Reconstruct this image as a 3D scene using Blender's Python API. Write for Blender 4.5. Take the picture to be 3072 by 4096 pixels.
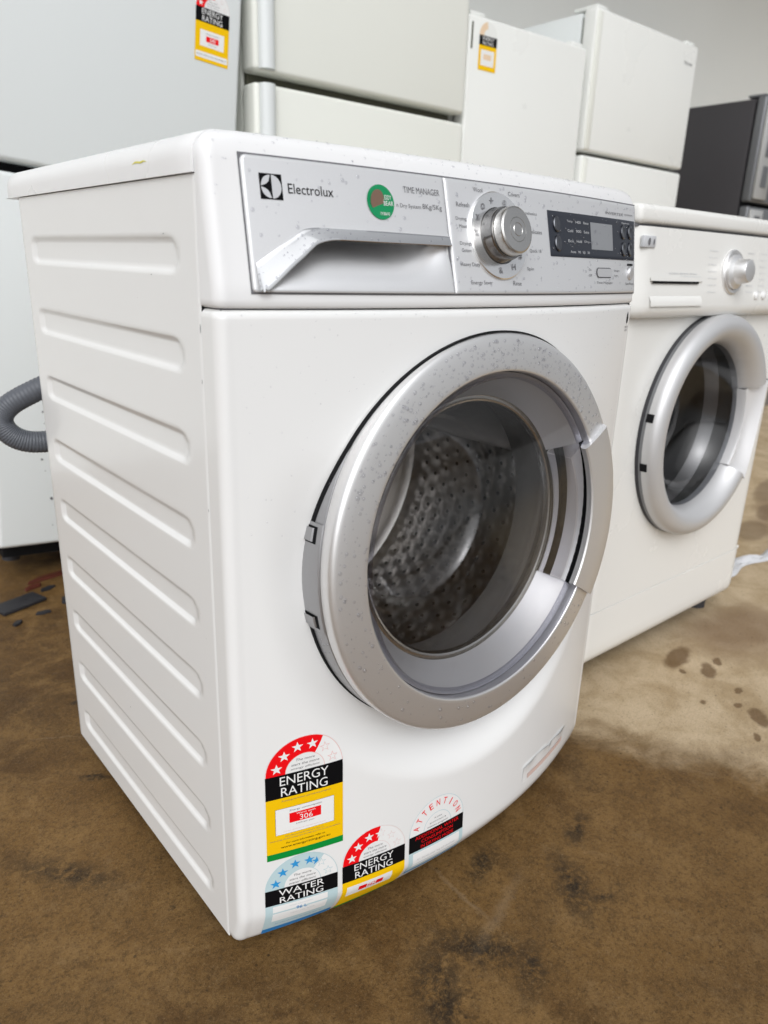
import bpy, bmesh, math, random
from mathutils import Vector, Matrix
random.seed(7)
R = math.radians
for o in list(bpy.data.objects): bpy.data.objects.remove(o)
sc = bpy.context.scene
col = sc.collection

# ------------------------------------------------------------------ camera
yaw, pitch, roll = R(40.79), R(-18.65), R(1.92)
f = Vector((math.sin(yaw)*math.cos(pitch), math.cos(yaw)*math.cos(pitch), math.sin(pitch)))
r0 = Vector((math.cos(yaw), -math.sin(yaw), 0)); u0 = r0.cross(f)
rr = r0*math.cos(roll)+u0*math.sin(roll); uu = u0*math.cos(roll)-r0*math.sin(roll)
cam = bpy.data.cameras.new('camera'); cam_o = bpy.data.objects.new('camera', cam); col.objects.link(cam_o)
M = Matrix.Identity(4)
for i in range(3):
    M[i][0] = rr[i]; M[i][1] = uu[i]; M[i][2] = -f[i]
M.translation = Vector((-.5881, -.5463, .7256))
cam_o.matrix_world = M
cam.sensor_fit = 'HORIZONTAL'; cam.sensor_width = 36; cam.lens = 36*2953/3072
cam.clip_start = .02; cam.clip_end = 200
cam.dof.use_dof = True; cam.dof.focus_distance = .80; cam.dof.aperture_fstop = 8.0
sc.camera = cam_o

# ------------------------------------------------------------------ overcast sky and soft sun
SUN = Vector((-.85, -1.0, 1.20)).normalized()
w = bpy.data.worlds.new('World'); sc.world = w; w.use_nodes = True
nt = w.node_tree
bg = nt.nodes['Background']
sky = nt.nodes.new('ShaderNodeTexSky'); sky.sky_type = 'NISHITA'; sky.sun_disc = False
sky.sun_elevation = math.asin(SUN.z); sky.sun_rotation = math.atan2(SUN.x, SUN.y)
sky.dust_density = 6; sky.air_density = 1.0; sky.altitude = 50
hs = nt.nodes.new('ShaderNodeHueSaturation'); hs.inputs['Saturation'].default_value = .10
nt.links.new(sky.outputs[0], hs.inputs['Color']); tint = nt.nodes.new('ShaderNodeMix'); tint.data_type = 'RGBA'; tint.blend_type = 'MULTIPLY'; tint.inputs['Factor'].default_value = 1
tint.inputs['B'].default_value = (.975, .992, 1.018, 1)           # cool overcast white
nt.links.new(hs.outputs[0], tint.inputs['A']); nt.links.new(tint.outputs['Result'], bg.inputs['Color'])
bg.inputs['Strength'].default_value = .15
sl = bpy.data.lights.new('sun', 'SUN'); sl.energy = .46; sl.angle = R(90); sl.color = (.97, .985, 1.0)
so = bpy.data.objects.new('sun', sl); col.objects.link(so)
so.rotation_euler = SUN.to_track_quat('Z', 'Y').to_euler(); so.location = (2, -4, 6)

sc.view_settings.view_transform = 'Standard'; sc.view_settings.look = 'None'
sc.view_settings.gamma = 1; sc.view_settings.exposure = -0.08
sc.render.engine = 'CYCLES'
cy = sc.cycles
cy.use_denoising = True
cy.max_bounces = 8; cy.transparent_max_bounces = 12; cy.transmission_bounces = 6; cy.glossy_bounces = 5; cy.diffuse_bounces = 4
cy.sample_clamp_indirect = 6

# ------------------------------------------------------------------ materials
MAT = {}
def mat(name, colr, rough=.4, metal=0, spec=.5, noise=0, nscale=30, bump=0, bscale=200, trans=0, ior=1.45, coat=0, alpha=1):
    m = bpy.data.materials.new(name); m.use_nodes = True; n = m.node_tree; b = n.nodes['Principled BSDF']
    b.inputs['Base Color'].default_value = (*colr, 1); b.inputs['Roughness'].default_value = rough
    b.inputs['Metallic'].default_value = metal; b.inputs['Specular IOR Level'].default_value = spec
    b.inputs['Transmission Weight'].default_value = trans; b.inputs['IOR'].default_value = ior
    b.inputs['Coat Weight'].default_value = coat; b.inputs['Alpha'].default_value = alpha
    tc = n.nodes.new('ShaderNodeTexCoord')
    if noise:
        t = n.nodes.new('ShaderNodeTexNoise'); t.inputs['Scale'].default_value = nscale; t.inputs['Detail'].default_value = 6
        n.links.new(tc.outputs['Object'], t.inputs['Vector'])
        mr = n.nodes.new('ShaderNodeMapRange'); mr.inputs['From Min'].default_value = .1; mr.inputs['From Max'].default_value = .9
        mr.inputs['To Min'].default_value = 1-noise; mr.inputs['To Max'].default_value = 1+noise*.4
        n.links.new(t.outputs['Fac'], mr.inputs['Value'])
        mx = n.nodes.new('ShaderNodeMix'); mx.data_type = 'RGBA'; mx.blend_type = 'MULTIPLY'; mx.inputs['Factor'].default_value = 1
        mx.inputs['A'].default_value = (*colr, 1)
        n.links.new(mr.outputs[0], mx.inputs['B']); n.links.new(mx.outputs['Result'], b.inputs['Base Color'])
        mr2 = n.nodes.new('ShaderNodeMapRange'); mr2.inputs['To Min'].default_value = rough*.8; mr2.inputs['To Max'].default_value = min(1, rough*1.25)
        n.links.new(t.outputs['Fac'], mr2.inputs['Value']); n.links.new(mr2.outputs[0], b.inputs['Roughness'])
    if bump:
        t2 = n.nodes.new('ShaderNodeTexNoise'); t2.inputs['Scale'].default_value = bscale; t2.inputs['Detail'].default_value = 4
        n.links.new(tc.outputs['Object'], t2.inputs['Vector'])
        bp = n.nodes.new('ShaderNodeBump'); bp.inputs['Strength'].default_value = bump; bp.inputs['Distance'].default_value = .002
        n.links.new(t2.outputs['Fac'], bp.inputs['Height']); n.links.new(bp.outputs[0], b.inputs['Normal'])
    MAT[name] = m
    return m
mat('white_enamel', (.80, .80, .79), .22, noise=.012, nscale=4, bump=.015, bscale=60, coat=.2)
mat('white_plastic', (.80, .80, .80), .28, noise=.012, nscale=5)
mat('cream_enamel', (.79, .80, .74), .30, noise=.02, nscale=3)
mat('ivory_enamel', (.81, .82, .79), .28, noise=.03, nscale=3)
mat('cool_enamel', (.72, .75, .745), .30, noise=.015, nscale=3)
mat('warm_white', (.79, .785, .755), .26, noise=.012, nscale=4)
mat('silver_paint', (.80, .795, .79), .38, metal=.77, noise=.03, nscale=900)
mat('rim_grey', (.40, .40, .41), .36, metal=.8, noise=.03, nscale=900)
mat('panel_silver', (.76, .765, .775), .40, metal=.5, noise=.03, nscale=700)
mat('pale_silver', (.74, .74, .75), .36, metal=.6, noise=.03, nscale=700)
mat('matte_silver', (.62, .62, .625), .45, metal=.5, noise=.02, nscale=700)
mat('leaf_silver', (.74, .74, .75), .40, metal=.35)
mat('lavender_silver', (.50, .50, .515), .42, metal=.6, noise=.02, nscale=500)
mat('chrome', (.90, .90, .90), .06, metal=1)
mat('dial_chrome', (.95, .95, .95), .20, metal=.9)
mat('satin_chrome', (.30, .295, .29), .16, metal=1)
mat('dark_chrome', (.16, .165, .18), .18, metal=1)
mat('brushed_steel', (.62, .61, .59), .26, metal=1)
mat('drum_steel', (.46, .445, .43), .30, metal=1)
mat('black_gap', (.010, .010, .011), .7, spec=.1)
mat('rubber', (.035, .035, .04), .55)
mat('grey_rubber', (.13, .128, .125), .45)
mat('hose_grey', (.10, .108, .125), .45, noise=.1, nscale=60)
mat('print_black', (.005, .005, .006), .40, spec=.08)
mat('print_grey', (.16, .16, .17), .45, spec=.2)
mat('print_light', (.55, .56, .58), .45, spec=.2)
mat('print_white', (.80, .80, .79), .35, spec=.2)
mat('print_red', (.82, .006, .010), .40, spec=.1)
mat('print_yellow', (.86, .52, .004), .40, spec=.1)
mat('print_green', (.004, .25, .040), .40, spec=.1)
mat('badge_green', (.012, .26, .10), .35, spec=.2)
mat('print_blue', (.02, .20, .50), .35, spec=.2)
mat('sky_blue', (.03, .29, .62), .35, spec=.2)
mat('pale_blue', (.48, .62, .65), .35, spec=.2)
mat('pale_pink', (.75, .62, .60), .35, spec=.2)
mat('faint_red', (.78, .48, .46), .35, spec=.2)
mat('peach', (.78, .60, .42), .4, spec=.2)
mat('badge_brown', (.22, .14, .10), .4)
mat('display_grey', (.030, .034, .045), .22, spec=.3)
mat('lcd', (.26, .27, .285), .3, spec=.3)
mat('olive_gasket', (.085, .085, .058), .6)
mat('charcoal_side', (.045, .042, .045), .42, noise=.05, nscale=20)
mat('dark_silver', (.20, .205, .215), .35, metal=.5)
mat('bright_silver', (.58, .58, .57), .32, metal=.5)
mat('yellow_mark', (.75, .70, .12), .5)
mat('black_board', (.022, .022, .026), .6, noise=.2, nscale=30)
mat('red_scrap', (.10, .025, .015), .5, noise=.2, nscale=60)
mat('pale_scrap', (.55, .50, .44), .6, noise=.2, nscale=60)
mat('plastic_film', (.78, .79, .82), .25, trans=.25)
mat('pink_film', (.70, .52, .46), .35)
mat('film_white', (.83, .83, .82), .2)
mat('paddle_grey', (.55, .53, .52), .4)

def glass(name, tint, rough, f0=1.45, fac_add=0):
    m = bpy.data.materials.new(name); m.use_nodes = True; n = m.node_tree
    n.nodes.remove(n.nodes['Principled BSDF']); out = n.nodes['Material Output']
    tr = n.nodes.new('ShaderNodeBsdfTransparent'); tr.inputs[0].default_value = (*tint, 1)
    gl = n.nodes.new('ShaderNodeBsdfGlossy'); gl.inputs['Roughness'].default_value = rough
    fr = n.nodes.new('ShaderNodeFresnel'); ge = n.nodes.new('ShaderNodeNewGeometry'); mr = n.nodes.new('ShaderNodeMapRange')
    mr.inputs['To Min'].default_value = f0; mr.inputs['To Max'].default_value = 1/f0
    n.links.new(ge.outputs['Backfacing'], mr.inputs['Value']); n.links.new(mr.outputs[0], fr.inputs['IOR'])
    mx = n.nodes.new('ShaderNodeMixShader')
    n.links.new(fr.outputs[0], mx.inputs[0]); n.links.new(tr.outputs[0], mx.inputs[1]); n.links.new(gl.outputs[0], mx.inputs[2])
    n.links.new(mx.outputs[0], out.inputs['Surface'])
    MAT[name] = m
glass('clear_shield', (.92, .92, .925), .04, 1.62)
glass('bezel_plastic', (.76, .76, .80), .05, 1.45)
glass('bowl_glass', (.86, .86, .86), .03, 1.80)
glass('dark_glass', (.52, .53, .55), .02, 1.6)
glass('water', (.91, .91, .925), .02, 1.75)

# ------------------------------------------------------------------ mesh helpers
class MB:
    def __init__(s): s.v = []; s.f = []; s.mi = []; s.mats = []
    def m(s, name):
        if name not in s.mats: s.mats.append(name)
        return s.mats.index(name)
    def add(s, vs, fs, mn):
        o = len(s.v); s.v += [tuple(p) for p in vs]; i = s.m(mn)
        for q in fs: s.f.append(tuple(o+k for k in q)); s.mi.append(i)
        return s
    def grid(s, fn, nu, nv, mn, closed=False, keep=None, flip=False):
        vs = [fn(i, j) for j in range(nv) for i in range(nu)]
        fs = []
        for j in range(nv-1):
            for i in range(nu if closed else nu-1):
                a = j*nu+i; b = j*nu+(i+1) % nu; c = (j+1)*nu+(i+1) % nu; d = (j+1)*nu+i
                if keep and not keep(vs[a], vs[b], vs[c], vs[d]): continue
                fs.append((d, c, b, a) if flip else (a, b, c, d))
        return s.add(vs, fs, mn)
    def box(s, x0, x1, y0, y1, z0, z1, mn, bev=0, seg=2):
        bm = bmesh.new(); bmesh.ops.create_cube(bm, size=1)
        for v in bm.verts:
            v.co = ((x0+x1)/2+v.co.x*(x1-x0), (y0+y1)/2+v.co.y*(y1-y0), (z0+z1)/2+v.co.z*(z1-z0))
        if bev: bmesh.ops.bevel(bm, geom=list(bm.edges), offset=bev, segments=seg, affect='EDGES', profile=.5)
        bm.verts.index_update()
        s.add([v.co[:] for v in bm.verts], [[v.index for v in fc.verts] for fc in bm.faces], mn); bm.free()
        return s
    def disc(s, cen, ex, ey, rx, ry, mn, n=24):
        c = Vector(cen)
        return s.add([c+Vector(ex)*rx*math.cos(2*math.pi*k/n)+Vector(ey)*ry*math.sin(2*math.pi*k/n) for k in range(n)], [tuple(range(n))], mn)
    def build(s, name, parent=None, angle=38, label=None, kind=None, group=None, cat=None):
        me = bpy.data.meshes.new(name); me.from_pydata(s.v, [], s.f)
        for k in s.mats: me.materials.append(MAT[k])
        me.polygons.foreach_set('material_index', s.mi)
        me.polygons.foreach_set('use_smooth', [True]*len(s.f))
        me.update()
        try: me.set_sharp_from_angle(angle=R(angle))
        except Exception: pass
        o = bpy.data.objects.new(name, me); col.objects.link(o); o.parent = parent
        tag(o, label, cat, group, kind)
        return o
def tag(o, label=None, cat=None, group=None, kind=None):
    if label: o['label'] = label
    if cat: o['category'] = cat
    if group: o['group'] = group
    if kind: o['kind'] = kind
    return o
def empty(name, loc=(0, 0, 0), label=None, cat=None, group=None):
    o = bpy.data.objects.new(name, None); o.empty_display_size = .05; o.location = loc; col.objects.link(o)
    return tag(o, label, cat, group)
def sstep(a, b, x):
    t = min(1, max(0, (x-a)/(b-a))); return t*t*(3-2*t)

_tc = {}
def text_geo(txt, ital=0):
    if (txt, ital) in _tc: return _tc[(txt, ital)]
    cu = bpy.data.curves.new('t', 'FONT'); cu.body = txt; cu.size = 1; cu.resolution_u = 3; cu.shear = ital
    o = bpy.data.objects.new('t', cu); col.objects.link(o)
    dg = bpy.context.evaluated_depsgraph_get()
    me = bpy.data.meshes.new_from_object(o.evaluated_get(dg))
    vs = [v.co.copy() for v in me.vertices]; fs = [tuple(p.vertices) for p in me.polygons]
    bpy.data.objects.remove(o); bpy.data.curves.remove(cu); bpy.data.meshes.remove(me)
    x0 = min(v.x for v in vs); x1 = max(v.x for v in vs); y0 = min(v.y for v in vs); y1 = max(v.y for v in vs)
    g = ([((v.x-x0)/(x1-x0), (v.y-y0)/(y1-y0)) for v in vs], fs)
    _tc[(txt, ital)] = g
    return g
def put_text(mb, txt, box, fn, mn, ital=0):
    """text stretched to box (x0, x1, z0, z1), every vertex laid on the surface by fn"""
    vs, fs = text_geo(txt, ital); x0, x1, z0, z1 = box
    mb.add([fn(x0+a*(x1-x0), z0+b*(z1-z0)) for a, b in vs], fs, mn)

# =========================================================================================================
#                                           SETTING
# =========================================================================================================
def ground_material():
    m = bpy.data.materials.new('stained_concrete'); m.use_nodes = True; n = m.node_tree; L = n.links
    b = n.nodes['Principled BSDF']; tc = n.nodes.new('ShaderNodeTexCoord')
    P = tc.outputs['Object']
    def noise(scale, detail=8, rough=.6, dist=0):
        t = n.nodes.new('ShaderNodeTexNoise'); t.inputs['Scale'].default_value = scale; t.inputs['Detail'].default_value = detail
        t.inputs['Roughness'].default_value = rough; t.inputs['Distortion'].default_value = dist; L.new(P, t.inputs['Vector']); return t
    def ramp(sock, lo, hi):
        r = n.nodes.new('ShaderNodeMapRange'); r.interpolation_type = 'SMOOTHSTEP'
        r.inputs['From Min'].default_value = lo; r.inputs['From Max'].default_value = hi; L.new(sock, r.inputs['Value']); return r.outputs[0]
    def math_(op, a, b2):
        k = n.nodes.new('ShaderNodeMath'); k.operation = op
        for i, s in ((0, a), (1, b2)):
            if isinstance(s, (int, float)): k.inputs[i].default_value = s
            else: L.new(s, k.inputs[i])
        return k.outputs[0]
    def mix(fac, a, c):
        k = n.nodes.new('ShaderNodeMix'); k.data_type = 'RGBA'
        if isinstance(fac, (int, float)): k.inputs['Factor'].default_value = fac
        else: L.new(fac, k.inputs['Factor'])
        for nm, s in (('A', a), ('B', c)):
            if isinstance(s, tuple): k.inputs[nm].default_value = (*s, 1)
            else: L.new(s, k.inputs[nm])
        return k.outputs['Result']
    # warped coordinates for irregular borders
    nz = noise(7, 6, .6)
    add = n.nodes.new('ShaderNodeVectorMath'); add.operation = 'MULTIPLY_ADD'
    L.new(nz.outputs['Color'], add.inputs[0]); add.inputs[1].default_value = (.14, .14, 0); L.new(P, add.inputs[2])
    sep = n.nodes.new('ShaderNodeSeparateXYZ'); L.new(add.outputs[0], sep.inputs[0])
    X = math_('SUBTRACT', sep.outputs[0], .07); Y = math_('SUBTRACT', sep.outputs[1], .07)
    nz2 = noise(38, 5, .65)
    add2 = n.nodes.new('ShaderNodeVectorMath'); add2.operation = 'MULTIPLY_ADD'
    L.new(nz2.outputs['Color'], add2.inputs[0]); add2.inputs[1].default_value = (.022, .022, 0); L.new(P, add2.inputs[2])
    sep2 = n.nodes.new('ShaderNodeSeparateXYZ'); L.new(add2.outputs[0], sep2.inputs[0])
    X2 = math_('SUBTRACT', sep2.outputs[0], .011); Y2 = math_('SUBTRACT', sep2.outputs[1], .011)
    def spot(cx, cy, rx, ry, ang, soft=.25, fine=True):
        ax, ay = (X2, Y2) if fine else (X, Y)
        dx = math_('SUBTRACT', ax, cx); dy = math_('SUBTRACT', ay, cy); c, s = math.cos(R(ang)), math.sin(R(ang))
        a = math_('DIVIDE', math_('ADD', math_('MULTIPLY', dx, c), math_('MULTIPLY', dy, s)), rx)
        e = math_('DIVIDE', math_('SUBTRACT', math_('MULTIPLY', dy, c), math_('MULTIPLY', dx, s)), ry)
        d = math_('SQRT', math_('ADD', math_('MULTIPLY', a, a), math_('MULTIPLY', e, e)), 0)
        r = n.nodes.new('ShaderNodeMapRange'); r.interpolation_type = 'SMOOTHSTEP'
        r.inputs['From Min'].default_value = 1+soft; r.inputs['From Max'].default_value = 1-soft
        L.new(d, r.inputs['Value']); return r.outputs[0]
    def union(lst):
        o = lst[0]
        for q in lst[1:]: o = math_('MAXIMUM', o, q)
        return o
    big = noise(2.2, 8, .62); mid = noise(11, 9, .68, .4); fine = noise(120, 10, .82); grit = noise(900, 5, .8)
    wet = mix(ramp(big.outputs['Fac'], .36, .64), (0.0775, 0.0382, 0.0116), (0.1887, 0.1031, 0.0320))
    wet = mix(ramp(mid.outputs['Fac'], .40, .66), wet, (0.2295, 0.1318, 0.0463))
    wet = mix(math_('MULTIPLY', ramp(noise(5.3, 9, .7, .8).outputs['Fac'], .50, .70), .45), wet, (0.0490, 0.0277, 0.0125))
    wet = mix(math_('MULTIPLY', ramp(fine.outputs['Fac'], .44, .66), .62), wet, (0.0469, 0.0248, 0.0089))
    wet = mix(math_('MULTIPLY', ramp(noise(24, 9, .75, .6).outputs['Fac'], .52, .70), .45), wet, (0.2448, 0.1528, 0.0668))
    # dry, paler concrete to the right of the machines
    dry = mix(ramp(mid.outputs['Fac'], .35, .68), (0.4284, 0.3151, 0.1825), (0.6120, 0.4823, 0.3204))
    dry = mix(math_('MULTIPLY', ramp(fine.outputs['Fac'], .48, .72), .35), dry, (0.3468, 0.2387, 0.1335))
    edge = math_('ADD', math_('MULTIPLY', X, .90), math_('MULTIPLY', Y, .55))
    dmask = ramp(math_('ADD', edge, math_('MULTIPLY', math_('SUBTRACT', mid.outputs['Fac'], .5), .16)), .29, .43)
    dmask = math_('MULTIPLY', dmask, ramp(X, .12, .38))
    c = mix(dmask, wet, dry)
    band = spot(.98, .03, .17, .11, -25, .5, False)
    band2 = spot(1.9, .30, .35, .10, 20, .4, False)
    c = mix(math_('MULTIPLY', math_('MAXIMUM', band, band2), .62), c, (0.1734, 0.1003, 0.0552))
    # damp drips on the dry patch
    drips = union([spot(.734, .064, .052, .020, 12), spot(.735, .000, .030, .014, 30), spot(.785, .006, .018, .008, 20),
                   spot(.655, -.135, .030, .016, 40), spot(.712, -.072, .013, .007, 10), spot(.66, -.095, .010, .007, 0),
                   spot(.62, -.05, .007, .005, 0), spot(.69, .03, .009, .006, 60), spot(.59, -.16, .012, .006, 30)])
    c = mix(math_('MULTIPLY', drips, .78), c, (0.1326, 0.0688, 0.0231))
    pud = union([spot(1.87, .385, .10, .025, 20), spot(1.65, .33, .11, .045, 15), spot(2.16, .50, .20, .04, 15)])
    c = mix(math_('MULTIPLY', pud, .6), c, (0.1530, 0.0955, 0.0490))
    # black rubbed scuffs
    blk = union([spot(-.312, .414, .022, .008, -35, .4), spot(-.264, .625, .012, .007, 0, .4), spot(-.323, .124, .007, .005, 0, .4),
                 spot(-.150, -.158, .055, .026, 60, .9), spot(-.075, -.145, .055, .022, -50, 1.0), spot(-.05, -.20, .030, .014, 30, 1.0), spot(.085, -.155, .045, .018, 55, 1.0), spot(.17, -.10, .03, .010, 20, 1.0), spot(-.40, .25, .05, .015, -50, 1.0),
                 spot(.105, -.192, .022, .010, 0, .9), spot(-.235, .06, .05, .02, -40, 1.0), spot(.02, -.06, .03, .012, 20, .9)])
    streak = noise(60, 8, .78, .35)
    c = mix(math_('MULTIPLY', math_('MULTIPLY', blk, ramp(streak.outputs['Fac'], .36, .56)), .92), c, (0.0143, 0.0115, 0.0089))
    # pale scratches
    scr = union([spot(-.326, .545, .034, .0016, -31, .6), spot(-.037, -.075, .050, .003, 88, .8), spot(.55, -.17, .16, .006, -24, .8), spot(-.02, -.125, .05, .006, 20, 1.0)])
    c = mix(math_('MULTIPLY', scr, .22), c, (0.3468, 0.2674, 0.1780))
    c = mix(math_('MULTIPLY', ramp(grit.outputs['Fac'], .53, .70), .42), c, (0.3060, 0.2101, 0.1157))
    c = mix(math_('MULTIPLY', ramp(grit.outputs['Fac'], .47, .32), .55), c, (0.0306, 0.0172, 0.0080))
    pit = n.nodes.new('ShaderNodeTexVoronoi'); pit.inputs['Scale'].default_value = 55; L.new(P, pit.inputs['Vector'])
    pmask = math_('MULTIPLY', ramp(pit.outputs['Distance'], .13, .06), ramp(noise(9, 3, .5).outputs['Fac'], .50, .62))
    c = mix(math_('MULTIPLY', pmask, .7), c, (0.0224, 0.0143, 0.0080))
    sp0 = n.nodes.new('ShaderNodeSeparateXYZ'); L.new(P, sp0.inputs[0])
    agg = noise(270, 6, .8)
    c = mix(math_('MULTIPLY', ramp(agg.outputs['Fac'], .47, .36), .60), c, (0.0306, 0.0172, 0.0071))
    c = mix(math_('MULTIPLY', ramp(agg.outputs['Fac'], .54, .66), .38), c, (0.3264, 0.2292, 0.1202))
    yard = ramp(math_('MULTIPLY', sp0.outputs[1], -1), 1.0, 2.4)      # unseen yard, assumed grey concrete so bounced light stays neutral
    c = mix(yard, c, (.24, .235, .225))
    L.new(c, b.inputs['Base Color'])
    rg = n.nodes.new('ShaderNodeMapRange'); rg.inputs['To Min'].default_value = .36; rg.inputs['To Max'].default_value = .62
    L.new(mid.outputs['Fac'], rg.inputs['Value']); L.new(math_('SUBTRACT', rg.outputs[0], math_('MULTIPLY', drips, .15)), b.inputs['Roughness'])
    b.inputs['Specular IOR Level'].default_value = .16
    bp = n.nodes.new('ShaderNodeBump'); bp.inputs['Strength'].default_value = .8; bp.inputs['Distance'].default_value = .004
    h = math_('ADD', math_('MULTIPLY', fine.outputs['Fac'], .5), math_('MULTIPLY', agg.outputs['Fac'], .5))
    L.new(h, bp.inputs['Height']); L.new(bp.outputs[0], b.inputs['Normal'])
    MAT['ground'] = m
ground_material()
GZ = -.011                                                     # floor level under the adjustable feet
g = MB(); g.add([(-40, -40, GZ), (40, -40, GZ), (40, 40, GZ), (-40, 40, GZ)], [(0, 1, 2, 3)], 'ground')
g.build('ground', kind='structure')

mat('wall_paint', (.80, .815, .785), .75, noise=.05, nscale=1.5, bump=.15, bscale=35)
wl = MB(); wl.box(-4, 14, 2.10, 2.30, GZ-.02, 3.45, 'wall_paint')
wl.build('wall', label='plain pale grey painted wall behind the row of fridges', cat='wall', kind='structure')

mat('roof_sheet', (.45, .45, .44), .6, noise=.06, nscale=3)
rf = MB(); rf.box(-.9, 9, .35, 2.35, 3.45, 3.55, 'roof_sheet')
rf.build('roof', kind='structure')

# =========================================================================================================
#                            WASHER DRYER (main object).  x: width, -y: front, z: up
# =========================================================================================================
W1 = empty('washing_machine', (0, 0, 0), 'large white front loading washer dryer covered in rating stickers, nearest the camera', 'washing machine', 'washing machines')

def yF(x, z):
    g_ = 1-(min(abs(x), .29)/.29)**2
    if z >= .70:
        t = (z-.70)/.1026
        return .0151*t-(.0325-.0112*t)*g_
    b_ = .0325+.0261*(.70-max(z, .055))/.645
    y = -b_*g_
    if z < .055:
        y += (.0126+.0141*g_)*((.055-z)/.043)**1.3
    return y
DC = Vector((0, -.052, .442)); DT = .05                      # door centre and backward tilt
DN = Vector((0, -math.cos(DT), math.sin(DT))); DE = Vector((0, math.sin(DT), math.cos(DT)))
def dish(x, z):
    """front skin with the shallow dish around the door"""
    y = yF(x, z); dz = z-DC.z; rad = math.hypot(x, dz)
    if rad > .34: return y
    top = sstep(-.02, .13, dz)
    k = (1-sstep(.230, .290, rad))*(1-top)
    plane = -.006+dz*math.sin(DT)
    return y+k*max(0, plane-y)
def contour(z, fn, inset=0.0, r=.011, nfront=150):
    """plan outline of the machine front: side edge, round corner, bowed front, corner, side edge"""
    xs = .298-inset; rc = max(.003, r)
    iy = inset*.55 if z > .7 else inset
    ye = fn(.287, z)+iy
    pts = [(-xs, max(.028, ye+rc+.004), z), (-xs, ye+rc+.002, z)]
    for k in range(7):
        a = math.pi+k*math.pi/12
        pts.append((-xs+rc+rc*math.cos(a), ye+rc+rc*math.sin(a), z))
    xf = xs-rc
    for k in range(1, nfront):
        x = -xf+2*xf*k/nfront
        pts.append((x, fn(x, z)+iy, z))
    pts = pts+[(-p[0], p[1], p[2]) for p in reversed(pts[:9])]
    return [(p[0], min(p[1], .0284), p[2]) for p in pts]
# ---- front panel
zs = [.012, .013, .0145, .017]+[.022+.006*i for i in range(7)]+[.066+.0042*i for i in range(146)]+[.678, .682, .684, .6855]
rows = []
for z in zs:
    lo = max(0, (.018-z)/.006); ins = .005*lo*lo
    hi = max(0, (z-.681)/.0045); ins += .004*hi*hi
    rows.append(contour(z, dish, ins))
mb = MB()
mb.grid(lambda i, j: rows[j][i], len(rows[0]), len(rows), 'white_enamel',
        keep=lambda a, b, c, d: min(math.hypot(p[0], p[2]-DC.z) for p in (a, b, c, d)) > .196)
for row, fl in ((rows[0], False), (rows[-1], True)):          # folded-in lips at bottom and top
    n_ = len(row); top = row[-1][2] > .5
    inner = [(p[0]*.96, p[1]+.02 if abs(p[0]) < .29 else p[1], p[2]+(.0002 if top else .002)) for p in row]
    mb.add(list(row)+inner, [(i, i+1, n_+i+1, n_+i) for i in range(n_-1)], 'white_enamel')
mb.build('front_panel', W1, 50)
# ---- dark shadow gaps behind the panel joints
mb = MB(); mb.box(-.292, .292, .006, .06, .6840, .6895, 'print_grey')
mb.build('joint_gap', W1)
# ---- control fascia (white surround, rolls over at the top)
frows = [contour(z, yF, i_, nfront=84) for z, i_ in [(.6868, .003), (.6876, .001), (.6890, 0)]+[(.694+.0065*i, 0) for i in range(17)]]
z0 = .7985; RT = .0215
for k in range(1, 9):
    a = k*math.pi/16
    frows.append(contour(z0+RT*math.sin(a), lambda x, z: yF(x, min(z, .806)), RT*(1-math.cos(a)), max(.004, .011-.003*k/8), 84))
mb = MB(); mb.grid(lambda i, j: frows[j][i], len(frows[0]), len(frows), 'white_plastic',
                   keep=lambda a, b, c, d: not all(-.2655 < p[0] < -.068 and .6995 < p[2] < .757 for p in (a, b, c, d)))
last = frows[-1]; n_ = len(last)
mb.add(list(last)+[(p[0], .0285, p[2]) for p in last], [(i, i+1, n_+i+1, n_+i) for i in range(n_-1)], 'white_plastic')
first = frows[0]
mb.add(list(first)+[(p[0]*.95, p[1]+.02, p[2]) for p in first], [(i+1, i, n_+i, n_+i+1) for i in range(n_-1)], 'white_plastic')
fascia = mb.build('control_fascia', W1, 50)
# ---- lid
def lid_section(k):
    xs = .3005-k; pts = []
    zt = .820-k*.35
    for q in range(9):
        a = math.pi/2*q/8; pts.append((-xs+.0215-.0215*math.cos(a), zt-.0215+.0215*math.sin(a)))
    pts = [(-xs, .7875)]+pts
    return pts+[(-p[0], p[1]) for p in reversed(pts)]
ly = [(.0286, .0004), (.0292, 0)]+[(.06+.05*i, 0) for i in range(10)]+[(.533, 0), (.541, .002), (.547, .006), (.550, .012), (.5515, .020)]
mb = MB(); secs = [[(x, y, z) for x, z in lid_section(k)] for y, k in ly]
mb.grid(lambda i, j: secs[j][i], len(secs[0]), len(secs), 'white_plastic', flip=True)
mb.add(secs[-1], [tuple(range(len(secs[-1])))], 'white_plastic'); mb.add(secs[0], [tuple(range(len(secs[0])))], 'white_plastic')
mb.add([(-.3005, .029, .7875), (.3005, .029, .7875), (.3005, .55, .7875), (-.3005, .55, .7875)], [(0, 1, 2, 3)], 'white_plastic')
lid = mb.build('lid', W1, 40)
mb = MB(); mb.box(-.293, .293, .03, .50, .770, .7872, 'black_gap'); mb.build('lid_gap', W1)
mb = MB()
mb.add([(-.3008, .11+.006*k, .8002+.0006*math.sin(k*2.1)+(.0016 if j else 0)*math.sin(math.pi*(k+.3)/5.6)) for j in (0, 1) for k in range(6)], [(k, k+1, 7+k, 6+k) for k in range(5)], 'yellow_mark')
mb.build('yellow_smear', lid)
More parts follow.
